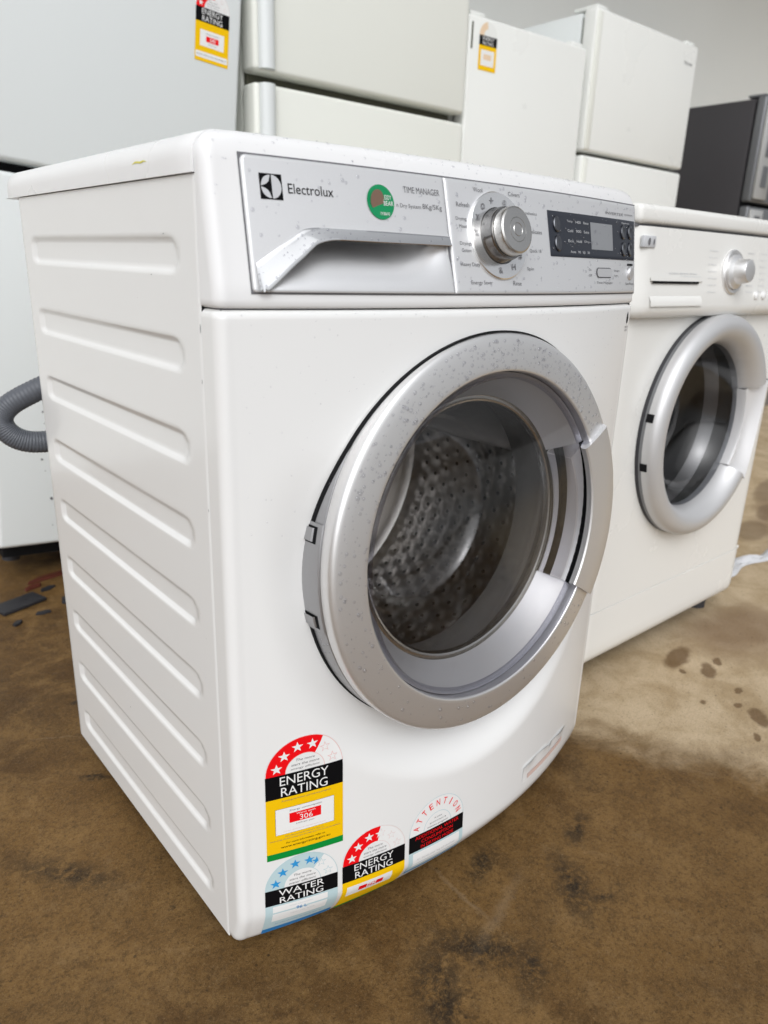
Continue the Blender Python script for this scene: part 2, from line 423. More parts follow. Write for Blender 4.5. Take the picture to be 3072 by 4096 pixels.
# ---- side panels with nine pressed ribs
def rib_depth(y, z):
    d = 0
    for i in range(9):
        zt = .741-.0835*i; zb = zt-.029; zc = (zt+zb)/2; hz = .0145
        if abs(z-zc) > .03: continue
        rl, rt = .010, .013
        yc0, yc1 = .067, .464
        dx = max(yc0+rt-y, 0, y-(yc1-rl)); rad = rt if y < .25 else rl
        # signed distance to a rounded rectangle
        qy = abs(y-(yc0+yc1)/2)-(yc1-yc0)/2+rad; qz = abs(z-zc)-hz+rad
        sd = math.hypot(max(qy, 0), max(qz, 0))+min(max(qy, qz), 0)-rad
        d = max(d, 1-sstep(-.0036, .0006, sd))
    return .0032*d
def side(sx):
    ys = [.0285, .0290, .0300]+[.034+.006*i for i in range(77)]+[.4965, .500, .5025, .5038]
    zz = [.012]+[.0145+.0026*i for i in range(297)]+[.7868]
    def fn(i, j):
        y, z = ys[i], zz[j]; e = 0
        if y < .030: e = (.030-y)*.6
        if y > .4985: e = ((y-.4985)/.0053)**2*.005
        return (sx*(.298-rib_depth(y, z)-e), y, z)
    mb = MB(); mb.grid(fn, len(ys), len(zz), 'white_enamel', flip=sx > 0)
    return mb.build('side_panel', W1, 60)
side(-1); side(1)
mb = MB(); mb.box(-.2925, .2925, .500, .5035, .014, .785, 'white_enamel'); mb.build('back_panel', W1)
mb = MB(); mb.box(-.285, .285, .03, .498, .020, .024, 'black_gap'); mb.build('base_plate', W1)
for x, y in ((-.25, .06), (.25, .06), (-.25, .45), (.25, .45)):
    mb = MB(); nseg = 20
    prof = [(.022, GZ), (.022, -.004), (.016, -.001), (.009, .0), (.009, .024)]
    mb.grid(lambda i, j: (x+prof[j][0]*math.cos(2*math.pi*i/nseg), y+prof[j][0]*math.sin(2*math.pi*i/nseg), prof[j][1]), nseg, len(prof), 'rubber', closed=True)
    mb.build('foot', W1)

mb = MB()
for y, z, a, b_ in ((.0300, .6690, .0006, .0040), (.0312, .6250, .0005, .0020), (.0302, .5100, .0004, .0016), (.0900, .7432, .0012, .0005), (.1200, .7090, .0014, .0004), (.2700, .1800, .0009, .0007), (.3900, .3300, .0006, .0008)):
    mb.add([(-.2983, y+a*math.cos(k), z+b_*math.sin(k)) for k in range(6)], [tuple(range(6))], 'print_grey')
mb.build('paint_chips', W1, kind='stuff')
# ---- silver detergent drawer front with scooped grip
EPS = .0026
band = [((-.2647, .7225), (-.2646, .7003)), ((-.2600, .7256), (-.2572, .7003)), ((-.2450, .7352), (-.2343, .7192)), ((-.2300, .7440), (-.2225, .7283)),
        ((-.2245, .7474), (-.2150, .7345)), ((-.2190, .7500), (-.2090, .7385)), ((-.2120, .7514), (-.1990, .7412)), ((-.2030, .7519), (-.1900, .7421)), ((-.185, .7519), (-.178, .7422)),
        ((-.15, .7518), (-.15, .7421)), ((-.11, .7515), (-.11, .7421)), ((-.0655, .7511), (-.0655, .7421))]
def interp(pts, x):
    for (xa, za), (xb, zb) in zip(pts, pts[1:]):
        if xa <= x <= xb: return za+(zb-za)*(x-xa)/(xb-xa+1e-9)
    return pts[0][1] if x < pts[0][0] else pts[-1][1]
zin = lambda x: interp([b_[1] for b_ in band[1:]], x) if x > -.2572 else .7003
zout = lambda x: interp([b_[0] for b_ in band], x)
def drawer_y(x, z):
    base = yF(x, z)-EPS
    zi = zin(x); zo = zout(x)
    if z >= zo-.003 or x < -.2572: return base
    wx = sstep(-.258, -.205, x)*(1-.93*sstep(-.130, -.067, x))
    s_ = min(1, max(0, (z-.7012)/max(.004, zi-.7012)))
    return base+.060*wx*s_**2.4
def rounded_panel(mb, x0, x1, z0, z1, fn, mn, rad=(0, 0, 0, 0), nx=100, nz=52, edge=.0016, depth=.003):
    """skin panel with four corner radii (tl, tr, br, bl) and a turned-back rim"""
    def limits(z):
        a, b = x0, x1
        for (rd, left, top) in ((rad[0], 1, 1), (rad[1], 0, 1), (rad[2], 0, 0), (rad[3], 1, 0)):
            if rd <= 0: continue
            dz = (z-(z1-rd)) if top else ((z0+rd)-z)
            if dz > 0:
                ins = rd-math.sqrt(max(0, rd*rd-dz*dz))
                if left: a = x0+ins
                else: b = x1-ins
        return a, b
    zz = [z0, z0+edge*.4, z0+edge]+[z0+edge+(z1-z0-2*edge)*k/(nz-1) for k in range(1, nz-1)]+[z1-edge, z1-edge*.4, z1]
    us = [0, .4, 1]
    def fn2(i, j):
        z = zz[j]; a, b = limits(z); wdt = b-a
        if i < 3: x = a+edge*(0, .4, 1)[i]
        elif i >= nx+1-1+2: x = b-edge*(1, .4, 0)[i-(nx+2)]
        else: x = a+edge+(wdt-2*edge)*(i-2)/(nx)
        m_ = min(x-a, b-x, z-z0, z1-z)
        t = min(1, max(0, m_/edge)); back = depth*(1-math.sqrt(max(0, 1-(1-t)**2)))
        return (x, fn(x, z)+back, z)
    mb.grid(fn2, nx+5, len(zz), mn)
mb = MB()
rounded_panel(mb, -.2686, -.0652, .6994, .8028, drawer_y, 'panel_silver', rad=(.006, 0, 0, .003), nx=120, nz=70)
drawer = mb.build('detergent_drawer', W1, 50)
# dark seam around drawer and control panel
mb = MB()
def strip(x0, x1, z0, z1, nx, nz):
    mb.grid(lambda i, j: (x0+(x1-x0)*i/nx, yF(x0+(x1-x0)*i/nx, z0+(z1-z0)*j/nz)-.0005, z0+(z1-z0)*j/nz), nx+1, nz+1, 'print_grey')
strip(-.2698, .2922, .6983, .7003, 80, 2); strip(-.2698, .2922, .8018, .8039, 80, 2); strip(-.2698, -.2670, .7003, .8018, 2, 14); strip(.2900, .2922, .7003, .8018, 2, 14); strip(-.0665, -.0625, .7003, .8018, 2, 14)
mb.build('panel_seam', W1)
mb = MB(); mb.box(-.268, -.066, .050, .054, .695, .76, 'black_gap'); mb.build('drawer_cavity', W1)
# chrome grip band
def bandpt(t, k):
    n_ = len(band)-1; i = min(n_-1, int(t*n_)); u = t*n_-i
    p0 = band[max(0, i-1)][k]; p1 = band[i][k]; p2 = band[i+1][k]; p3 = band[min(n_, i+2)][k]
    cr = lambda a, b, c, d: .5*(2*b+(c-a)*u+(2*a-5*b+4*c-d)*u*u+(3*b-a-3*c+d)*u**3)
    return cr(p0[0], p1[0], p2[0], p3[0]), cr(p0[1], p1[1], p2[1], p3[1])
def band_fn(i, j):
    t = i/110; (xo, zo), (xi, zi) = bandpt(t, 0), bandpt(t, 1)
    s_ = (0, .06, .2, .4, .6, .8, .94, 1, 1, .985)[j]; x = xo+(xi-xo)*s_; z = max(.7001, zo+(zi-zo)*s_)
    pr = (-.0005, .0010, .0012, .0016, .0020, .0026, .0030, .0026, -.003, -.012)[j]
    return (x, yF(x, z)-EPS-pr, z)
mb = MB(); mb.grid(band_fn, 111, 10, 'chrome', flip=True)
mb.build('grip_band', drawer, 50)
# prints on the drawer
PR = EPS+.00035
onF = lambda x, z: (x, yF(x, z)-PR, z)
onF2 = lambda x, z: (x, yF(x, z)-PR-.0002, z)
mb = MB()
lx0, lx1, lz0, lz1 = -.2548, -.2355, .7706, .7898
mb.add([onF(lx0, lz0), onF(lx1, lz0), onF(lx1, lz1), onF(lx0, lz1)], [(0, 1, 2, 3)], 'print_black')
lc = ((lx0+lx1)/2, (lz0+lz1)/2); lr = .0088
def lens(p, q, bulge, mn, n=14):                              # petal between two points
    (ax, az), (bx, bz) = p, q; mx_, mz_ = bx-ax, bz-az; ln = math.hypot(mx_, mz_); nx_, nz_ = -mz_/ln, mx_/ln
    up = [(ax+mx_*k/n+nx_*bulge*ln*math.sin(math.pi*k/n), az+mz_*k/n+nz_*bulge*ln*math.sin(math.pi*k/n)) for k in range(n+1)]
    dn = [(ax+mx_*k/n-nx_*bulge*ln*math.sin(math.pi*k/n), az+mz_*k/n-nz_*bulge*ln*math.sin(math.pi*k/n)) for k in range(n-1, 0, -1)]
    mb.add([onF2(*c_) for c_ in up+dn], [tuple(range(2*n))], mn)
lens((lc[0]-lr, lc[1]+.0004), (lc[0]-.0004, lc[1]+lr), .20, 'print_light')
lens((lc[0]-lr, lc[1]-.0004), (lc[0]-.0004, lc[1]-lr), .20, 'print_light')
half = [(lc[0]+.0006+lr*.93*math.cos(a), lc[1]+lr*math.sin(a)) for a in [math.pi/2-math.pi*k/20 for k in range(21)]]
mb.add([onF2(*c_) for c_ in half], [tuple(range(21))], 'print_light')
mb.build('emblem', drawer, label='black square emblem with pale petal shapes')
mb = MB()
put_text(mb, 'Electrolux', (-.2305, -.1888, .7762, .7838), onF, 'print_black')
put_text(mb, 'TIME MANAGER', (-.1148, -.0722, .7855, .7908), onF, 'print_grey')
put_text(mb, 'n Dry System', (-.1245, -.0965, .7718, .7762), onF, 'print_grey')
put_text(mb, '8Kg/5Kg', (-.0945, -.0712, .7718, .7775), onF, 'print_grey')
mb.build('drawer_lettering', drawer, kind='stuff')
mb = MB(); bx, bz = -.1415, .7757
rim = []
for k in range(40):
    a = 2*math.pi*k/40; rim.append((bx+.0143*math.cos(a), bz+.0143*math.sin(a)))
mb.add([(p[0], yF(*p)-PR-.0004, p[1]) for p in rim], [tuple(range(40))], 'badge_green')
mb.add([(bx-.0045+.0075*math.cos(2*math.pi*k/24), yF(bx, bz)-PR-.0009+.00005, bz+.0015+.0085*math.sin(2*math.pi*k/24)) for k in range(24)], [tuple(range(24))], 'badge_brown')
onB = lambda x, z: (x, yF(x, z)-PR-.0010, z)
put_text(mb, 'BUDDY', (bx+.0005, bx+.0112, bz+.0022, bz+.0060), onB, 'print_white')
put_text(mb, 'BEAR', (bx+.0025, bx+.0128, bz-.0026, bz+.0012), onB, 'print_white')
put_text(mb, "I'M BRAVE", (bx-.002, bx+.008, bz-.0108, bz-.0080), onB, 'print_white')
mb.build('round_sticker', drawer, label='small round green sticker with white lettering')

# ---- silver control panel
mb = MB()
rounded_panel(mb, -.0640, .2911, .6994, .8028, lambda x, z: yF(x, z)-EPS, 'panel_silver', rad=(0, .004, .004, 0), nx=90, nz=40)
cpanel = mb.build('control_panel', W1, 50)
mb = MB()
for t, x0, x1, zc, h in (('Wool', -.0270, -.0140, .7952, .0042), ('Covers', .0240, .0420, .7950, .0042), ('Refresh', -.0520, -.0345, .7803, .0042), ('Drying', -.0545, -.0405, .7672, .0040),
                         ('Mixed', -.0510, -.0405, .7610, .0032), ('Drying', -.0525, -.0385, .7452, .0040), ('Cotton', -.0510, -.0380, .7394, .0032), ('Heavy Duty', -.0545, -.0285, .7262, .0045),
                         ('Energy Saver', -.0430, -.0130, .7098, .0045), ('Rinse', .0180, .0310, .7100, .0042), ('Spin', .0430, .0540, .7240, .0042), ('Quick 18', .0500, .0700, .7420, .0038), ('Delicates', .0520, .0740, .7610, .0038),
                         ('Synthetics', .0440, .0680, .7782, .0036), ('INVERTER', .2100, .2550, .7895, .0030), ('system', .2590, .2810, .7900, .0026), ('Time Manager', .1800, .2220, .7112, .0032), ('Start/Pause', .2600, .2860, .7105, .0028),
                         ('On', .1630, .1690, .7255, .0026), ('Off', .1630, .1700, .7195, .0026), ('Intensive', .2270, .2420, .7255, .0022), ('Light', .2270, .2370, .7195, .0024)):
    put_text(mb, t, (x0, x1, zc-h/2, zc+h/2), onF, 'print_grey')
mb.build('panel_lettering', cpanel, kind='stuff')
mb = MB(); rounded_panel(mb, .0868, .2868, .7378, .7842, lambda x, z: yF(x, z)-EPS-.0008, 'display_grey', rad=(.001, .001, .001, .001), nx=40, nz=12, edge=.0006, depth=.0008)
disp = mb.build('display_panel', cpanel, 50)
mb = MB(); mb.grid(lambda i, j: (.1712+.0528*i/10, yF(.1712+.0528*i/10, .7476+.0290*j/6)-EPS-.0011, .7476+.0290*j/6), 11, 7, 'lcd')
mb.build('screen', disp)
for bx_, bz_ in ((.1010, .7710), (.1013, .7515), (.2523, .7700), (.2720, .7706), (.2536, .7506), (.2722, .7508)):
    mb = MB(); yb = yF(bx_, bz_)-EPS-.0009
    sl_ = (yF(bx_+.003, bz_)-yF(bx_-.003, bz_))/.006; st_ = (yF(bx_, bz_+.003)-yF(bx_, bz_-.003))/.006
    prof = [(1, 0), (1, .0012), (.85, .0020), (.6, .0018), (0.02, .0012)]
    mb.grid(lambda i, j: (bx_+prof[j][0]*.0062*math.cos(2*math.pi*i/18), yb-prof[j][1]+sl_*prof[j][0]*.0062*math.cos(2*math.pi*i/18)+st_*prof[j][0]*.0082*math.sin(2*math.pi*i/18), bz_+prof[j][0]*.0082*math.sin(2*math.pi*i/18)), 18, 5, 'dark_chrome', closed=True)
    mb.build('push_button', disp)
mb = MB(); onD = lambda x, z: (x, yF(x, z)-EPS-.0012, z)
for rz_ in (.7735, .7640, .7535):
    for k_, rx_ in enumerate((.122, .139, .156)):
        put_text(mb, ('Temp', '1400', 'Rinse')[k_] if rz_ > .77 else (('Cold', '900', 'Extra') if rz_ > .76 else ('Eco', 'Hold', 'Dry'))[k_], (rx_, rx_+.011, rz_, rz_+.0028), onD, 'print_light')
put_text(mb, 'Auto   90   60   30', (.125, .166, .7424, .7450), onD, 'print_light')
put_text(mb, 'Options', (.249, .270, .7788, .7812), onD, 'print_light')
mb.build('display_lettering', disp, kind='stuff')
mb = MB()                                                     # stadium shaped rocker
def stad(k, rx, rz): a = 2*math.pi*k/28; return (math.copysign(max(0, rx-rz), math.cos(a))+rz*math.cos(a), rz*math.sin(a))
sx_, sz_ = .2002, .7225
for q, (off, h, mn) in enumerate(((0, .0004, 'print_grey'), (-.0012, .0012, 'pale_silver'))):
    pts = [stad(k, .0200+off, .0058+off) for k in range(28)]
    mb.add([(sx_+a, yF(sx_+a, sz_+b)-EPS-h, sz_+b) for a, b in pts], [tuple(range(28))], mn)
mb.build('rocker_button', cpanel)
mb = MB(); bx_, bz_ = .2730, .7228; yb = yF(bx_, bz_)-EPS
prof = [(.0080, 0), (.0080, .002), (.0066, .0034), (.004, .0036), (.0001, .0036)]
mb.grid(lambda i, j: (bx_+prof[j][0]*math.cos(2*math.pi*i/22), yb-prof[j][1]+prof[j][0]*math.cos(2*math.pi*i/22)*.20, bz_+prof[j][0]*math.sin(2*math.pi*i/22)), 22, 5, 'pale_silver', closed=True)
mb.build('start_button', cpanel)
mb = MB(); mb.grid(lambda i, j: (.2655+.017*i/6, yF(.2655+.017*i/6, .7320+.0018*j)-EPS-.0006, .7316+.0024*j), 7, 2, 'print_black'); mb.build('indicator_window', cpanel)
# programme dial
KP = Vector((.003, yF(.003, .754)-EPS, .754)); KN = Vector((0, -.969, .248)).normalized(); KX = Vector((1, 0, 0)); KZ = Vector((0, .248, .969)).normalized()
def lathe(mb, prof, P, N, X, Z, mn, n=64, a0=0, a1=2*math.pi):
    cl = abs(a1-a0-2*math.pi) < 1e-6; m_ = n if cl else n+1
    def fn(i, j):
        a = a0+(a1-a0)*i/n; return P+X*(prof[j][0]*math.cos(a))+Z*(prof[j][0]*math.sin(a))+N*prof[j][1]
    mb.grid(fn, m_, len(prof), mn, closed=cl)
    return mb
mb = MB(); lathe(mb, [(.0424, -.0030), (.0424, .0014), (.0412, .0024), (.0400, .0024), (.0275, .0014), (.0270, .0)], KP, KN, KX, KZ, 'dial_chrome', 80)
ringo = mb.build('dial_ring', cpanel, 30)
mb = MB()
def on_ring(a, b): return KP+KX*a+KZ*b+KN*.0026
for a_deg, t in ((128, 'o'), (152, 'x'), (103, '+'), (70, '@'), (178, '%'), (-62, 'H'), (-97, '&'), (-35, '#')):
    ax_, az_ = .0338*math.cos(R(a_deg)), .0338*math.sin(R(a_deg))
    put_text(mb, t, (ax_-.0026, ax_+.0026, az_-.0030, az_+.0030), on_ring, 'print_grey')
mb.build('dial_symbols', ringo, kind='stuff')
mb = MB(); lathe(mb, [(.0268, .0), (.0268, .0012), (.0262, .0022), (.0254, .012), (.0246, .0138), (.0220, .0142)], KP, KN, KX, KZ, 'satin_chrome', 64)
knob = mb.build('programme_knob', cpanel, 40)
mb = MB(); lathe(mb, [(.0222, .0140), (.0232, .0146), (.0230, .0215), (.0222, .0238), (.0206, .0248), (.0118, .0252), (.0115, .0246), (.0112, .0252), (.0065, .0254), (.0062, .0250), (.0058, .0254), (.0001, .0254)], KP, KN, KX, KZ, 'brushed_steel', 64)
mb.build('knob_cap', knob, 25)
# water efficiency print at top right of front panel
mb = MB(); onP = lambda x, z: (x, dish(x, z)-.0004, z)
dp = [(.2835+.0035*math.sin(2*math.pi*k/20)*abs(math.sin(math.pi*k/20))**.8, .6690+.0075*math.cos(2*math.pi*k/20)) for k in range(20)]
mb.add([onP(*p) for p in dp], [tuple(range(20))], 'print_black')
put_text(mb, 'WATER', (.2775, .2885, .6560, .6585), onP, 'print_grey'); put_text(mb, 'SAVE', (.2785, .2875, .6520, .6545), onP, 'print_grey')
mb.build('drop_print', W1)

# ---- door
def dl(mb, prof, mn, n=128, a0=0, a1=2*math.pi, P=DC): return lathe(mb, prof, P, DN, Vector((1, 0, 0)), DE, mn, n, a0, a1)
HA0, HA1 = R(-31.5), R(29.5)                                  # handle sector
ring_prof = [(.2205, -.0185), (.2213, -.0178), (.2216, -.0170), (.2216, -.0065), (.2213, -.0046), (.2205, -.0028), (.2192, -.0013), (.2175, -.0004), (.2150, .0004), (.2060, .0020), (.1960, .0034), (.1880, .0043), (.1848, .0045), (.1832, .0042), (.1824, .0034), (.1820, .0020), (.1818, -.001), (.1816, -.012)]
mb = MB(); dl(mb, ring_prof, 'silver_paint', 176, HA1, HA0+2*math.pi)
door = mb.build('door', W1, 40)
mb = MB(); dl(mb, [(.2195, -.050), (.2208, -.0492), (.2214, -.048), (.2216, -.0205), (.2213, -.0198), (.2205, -.0194), (.2195, -.0190)], 'rim_grey', 150)
mb.build('rim_band', door, 40)
mb = MB(); dl(mb, [(.2170, -.052), (.2175, -.012), (.2100, -.010), (.1900, -.014), (.190, -.056)], 'black_gap', 96)
mb.build('door_core', door, 40)
mb = MB()                                                     # black ring painting in seal and shadow gap where rim meets panel
def shade_ring_pt(i, j):
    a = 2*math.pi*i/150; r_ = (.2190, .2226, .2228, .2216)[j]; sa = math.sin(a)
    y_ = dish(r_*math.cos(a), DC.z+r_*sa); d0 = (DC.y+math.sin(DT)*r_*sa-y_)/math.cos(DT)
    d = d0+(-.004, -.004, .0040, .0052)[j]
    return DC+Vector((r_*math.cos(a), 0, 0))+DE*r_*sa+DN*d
mb.grid(shade_ring_pt, 150, 4, 'black_gap', closed=True)
mb.build('door_seal_or_shade', door, 40)
# handle bar, raised sector of the ring
HB = [(.2160, -.0150), (.2180, -.0080), (.2170, .0020), (.2145, .0068), (.2110, .0086), (.1950, .0094), (.1760, .0092), (.1700, .0086), (.1682, .0070), (.1680, .0030), (.1700, -.0010), (.1760, -.0030), (.1880, -.0050), (.1950, -.0120)]
mb = MB(); dl(mb, HB, 'silver_paint', 60, HA0, HA1)
for a in (HA0, HA1):
    mb.add([DC+Vector((1, 0, 0))*p[0]*math.cos(a)+DE*p[0]*math.sin(a)+DN*p[1] for p in HB], [tuple(range(len(HB)))], 'pale_silver')
mb.build('door_handle', door, 35)
# finger recess behind the bar
mb = MB()
dl(mb, [(.1480, -.034), (.1500, -.0365), (.1620, -.0385), (.1660, -.0400)], 'pale_silver', 40, HA0, HA1)
dl(mb, [(.1660, -.0402), (.1680, -.0440), (.1790, -.0450), (.1830, -.0400)], 'black_gap', 40, HA0, HA1)
dl(mb, [(.1830, -.0398), (.1880, -.0250), (.1930, -.0120), (.1960, -.0060)], 'silver_paint', 40, HA0, HA1)
mb.build('grip_recess', door, 30)
# clear bezel, cone, shield, inner bowl
A0, A1 = HA1, HA0+2*math.pi
mb = MB(); dl(mb, [(.1812, .0030), (.1802, .0046), (.1785, .0050), (.1765, .0042), (.1752, .0015), (.1745, -.010)], 'bezel_plastic', 150, A0, A1)
mb.build('clear_bezel', door, 40)
mb = MB(); dl(mb, [(.1808, -.006), (.1790, -.0065), (.1745, -.0105), (.1640, -.0240), (.1560, -.0370), (.1535, -.0410)], 'lavender_silver', 150, A0, A1)
mb.build('inner_cone', door, 40)
mb = MB(); dl(mb, [(.1535, -.0405), (.1525, -.0440), (.1500, -.0440), (.1490, -.0410), (.1470, -.0420), (.1455, -.0480)], 'brushed_steel', 150)
mb.build('glass_clamp_ring', door, 30)
def shield_pt(i, j):
    n_ = 150; a = 2*math.pi*i/n_; q = j/12
    am = (a+math.pi) % (2*math.pi)-math.pi
    rmax = .1762
    if HA0 <= am <= HA1: rmax = .1475
    else:
        near = min(abs(am-HA0), abs(am-HA1)); rmax = .1475+(.1762-.1475)*sstep(0, R(2.4), near)
    r_ = rmax*q
    return DC+Vector((r_*math.cos(a), 0, 0))+DE*(r_*math.sin(a))+DN*(.0040+.020*(1-(r_/.178)**2)-.0075)
mb = MB(); mb.grid(shield_pt, 150, 13, 'clear_shield', closed=True, flip=True)
mb.build('clear_shield', door, 60)
mb = MB()                                                     # clear walls of the handle notch
for a in (HA0-.004, HA1+.004):
    e = Vector((math.cos(a), 0, 0))+DE*math.sin(a)
    mb.add([DC+e*.1480+DN*.0005, DC+e*.1780-DN*.0010, DC+e*.1660-DN*.030, DC+e*.1500-DN*.036], [(0, 1, 2, 3)], 'bezel_plastic')
dl(mb, [(.1476, .0004), (.1482, -.034)], 'bezel_plastic', 30, HA0, HA1)
mb.build('notch_wall', door, 40)
mb = MB(); dl(mb, [(.1460, -.0450), (.1400, -.060), (.1330, -.085), (.1260, -.110), (.1250, -.1125), (.1205, -.1128), (.1195, -.1150), (.1180, -.126), (.1050, -.136), (.0800, -.143), (.0400, -.147), (.0005, -.148)], 'bowl_glass', 110)
mb.build('glass_bowl', door, 60)
# hinge cover with two slots
mb = MB(); hp = [(.2222, -.0480), (.2232, -.0470), (.2232, -.0215), (.2228, -.0195), (.2212, -.0185)]
dl(mb, hp, 'rim_grey', 40, R(165.5), R(194.0))
hinge = mb.build('hinge_cover', door, 35)
for a0, a1 in ((166.4, 170.6), (189.2, 193.0)):
    mb = MB(); dl(mb, [(.2234, -.0478), (.2236, -.0470), (.2236, -.0260), (.2234, -.0255)], 'black_gap', 8, R(a0), R(a1))
    slot = mb.build('slot', hinge, 30)
    mb = MB(); dl(mb, [(.2238, -.0490), (.2252, -.0480), (.2252, -.0310), (.2238, -.0300)], 'rim_grey', 8, R(a0+.45), R(a1-.45))
    mb.build('slot_tab', slot, 30)
# ---- drum, gasket and paddles seen through the glass
mb = MB(); dl(mb, [(.192, -.052), (.190, -.066), (.176, -.070), (.168, -.062), (.160, -.064), (.156, -.080), (.160, -.105), (.172, -.112)], 'grey_rubber', 96)
mb.build('gasket', W1, 40)
YA, ZA = .035, .436
def drum_pt(i, j):
    a = 2*math.pi*i/300; y = YA+.30*j/60
    # honeycomb pillows with dark pierced hollows
    s_ = a*.235/.026; t_ = (y-YA)/.0225
    row = round(t_); ss = s_-(.5 if row % 2 else 0); d = math.hypot((ss-round(ss))*.026, (t_-row)*.0225)
    return (.235*math.cos(a)*(1+.013*sstep(.0135, .003, d)), y, ZA+.235*math.sin(a)*(1+.013*sstep(.0135, .003, d)))
mb = MB(); mb.grid(drum_pt, 300, 61, 'drum_steel', closed=True)
back = [(.235, YA+.30), (.22, YA+.312), (.16, YA+.305), (.15, YA+.296), (.07, YA+.296), (.06, YA+.285), (.0005, YA+.285)]
mb.grid(lambda i, j: (back[j][0]*math.cos(2*math.pi*i/72), back[j][1], ZA+back[j][0]*math.sin(2*math.pi*i/72)), 72, len(back), 'drum_steel', closed=True)
lip = [(.235, YA), (.228, YA-.012), (.190, YA-.018), (.172, YA-.010)]
mb.grid(lambda i, j: (lip[j][0]*math.cos(2*math.pi*i/96), lip[j][1], ZA+lip[j][0]*math.sin(2*math.pi*i/96)), 96, len(lip), 'drum_steel', closed=True)
drum = mb.build('drum', W1, 60)
mb = MB()
nh = 0
for row in range(1, 13):
    for k in range(57):
        a = 2*math.pi*(k+(.5 if row % 2 else 0))/57*(.026*57/(2*math.pi*.235)); a %= 2*math.pi
        y = YA+row*.0225; c_ = Vector((.2372*math.cos(a), y, ZA+.2372*math.sin(a)))
        mb.disc(c_, (0, 1, 0), (-math.sin(a), 0, math.cos(a)), .0034, .0034, 'black_gap', 8)
mb.build('drum_holes', drum, kind='stuff')
for ad in (-100, 20, 140):
    mb = MB()
    def pad(i, j):
        u = i/10*2-1; q = j/14; h = .052*math.cos(u*math.pi/2)**.7*(sstep(0, .12, q)*sstep(1, .88, q))
        a = R(ad)+u*.15; r_ = .233-h
        return (r_*math.cos(a), YA+.02+.25*q, ZA+r_*math.sin(a))
    mb.grid(pad, 11, 15, 'paddle_grey'); mb.build('drum_paddle', W1, 60)
mb = MB(); mb.box(-.29, .29, YA+.32, YA+.325, .03, .76, 'black_gap'); mb.box(-.288, -.284, .03, .36, .03, .76, 'black_gap'); mb.box(.284, .288, .03, .36, .03, .76, 'black_gap')
mb.box(-.284, .284, .03, .36, .755, .76, 'black_gap'); mb.box(-.284, .284, .03, .36, .03, .034, 'black_gap')
mb.build('inner_tub', W1)

# ---- drain hose looping out behind the machine
pts = [Vector(p) for p in ((-.20, .530, .575), (-.245, .556, .556), (-.285, .575, .537), (-.318, .588, .517), (-.330, .592, .497), (-.322, .588, .476), (-.30, .582, .4635), (-.265, .575, .462), (-.22, .560, .470), (-.17, .535, .485))]
def crv(t):
    n_ = len(pts)-1; i = min(n_-1, int(t*n_)); u = t*n_-i; p0, p1, p2, p3 = pts[max(0, i-1)], pts[i], pts[i+1], pts[min(n_, i+2)]
    return .5*((2*p1)+(p2-p0)*u+(2*p0-5*p1+4*p2-p3)*u*u+(3*p1-p0-3*p2+p3)*u**3)
def hose_fn(i, j):
    t = j/420; p = crv(t); tn = (crv(min(1, t+.002))-crv(max(0, t-.002))).normalized()
    s1 = tn.cross(Vector((0, 1, 0))).normalized(); s2 = tn.cross(s1)
    r_ = .0158+.00035*math.sin(j*math.pi/3); a = 2*math.pi*i/16
    return p+s1*r_*math.cos(a)+s2*r_*math.sin(a)
mb = MB(); mb.grid(hose_fn, 16, 421, 'hose_grey', closed=True); mb.build('drain_hose', W1, 80, label='grey corrugated drain hose looping out at the back')

# ---- rating stickers on the bowed front
def star(cx, cz, rad, rot=0):
    return [(cx+(rad if k % 2 == 0 else rad*.40)*math.sin(math.pi*k/5+rot), cz+(rad if k % 2 == 0 else rad*.40)*math.cos(math.pi*k/5+rot)) for k in range(10)]
class Lab:
    def __init__(s, fn): s.mb = MB(); s.fn = fn; s.tx = MB()
    def rect(s, x0, x1, z0, z1, mn, l=0, n=12, nz=5):
        s.mb.grid(lambda i, j: s.fn(x0+(x1-x0)*i/n, z0+(z1-z0)*j/nz, l), n+1, nz+1, mn)
    def sector(s, cx, cz, ri, ro, a0, a1, mn, l=0, n=40):
        s.mb.grid(lambda i, j: s.fn(cx+(ri+(ro-ri)*j/3)*math.cos(R(a0+(a1-a0)*i/n)), cz+(ri+(ro-ri)*j/3)*math.sin(R(a0+(a1-a0)*i/n)), l), n+1, 4, mn, flip=True)
    def poly(s, pts, mn, l=0): 
        c = (sum(p[0] for p in pts)/len(pts), sum(p[1] for p in pts)/len(pts)); n = len(pts)
        s.mb.add([s.fn(*c, l)]+[s.fn(*p, l) for p in pts], [(0, 1+k, 1+(k+1) % n) for k in range(n)], mn)
    def star(s, cx, cz, rad, mn, l=0): s.poly(star(cx, cz, rad), mn, l)
    def text(s, t, x0, x1, z0, z1, mn, l=3, ital=0): put_text(s.tx, t, (x0, x1, z0, z1), lambda a, b: s.fn(a, b, l), mn, ital)
    def done(s, name, parent, label):
        o = s.mb.build(name, parent, 60, label=label)
        if s.tx.v: s.tx.build('lettering', o, 60, kind='stuff')
        return o
LIFT = lambda x, z, l: (x, dish(x, z)-.0004-.00022*l, z)
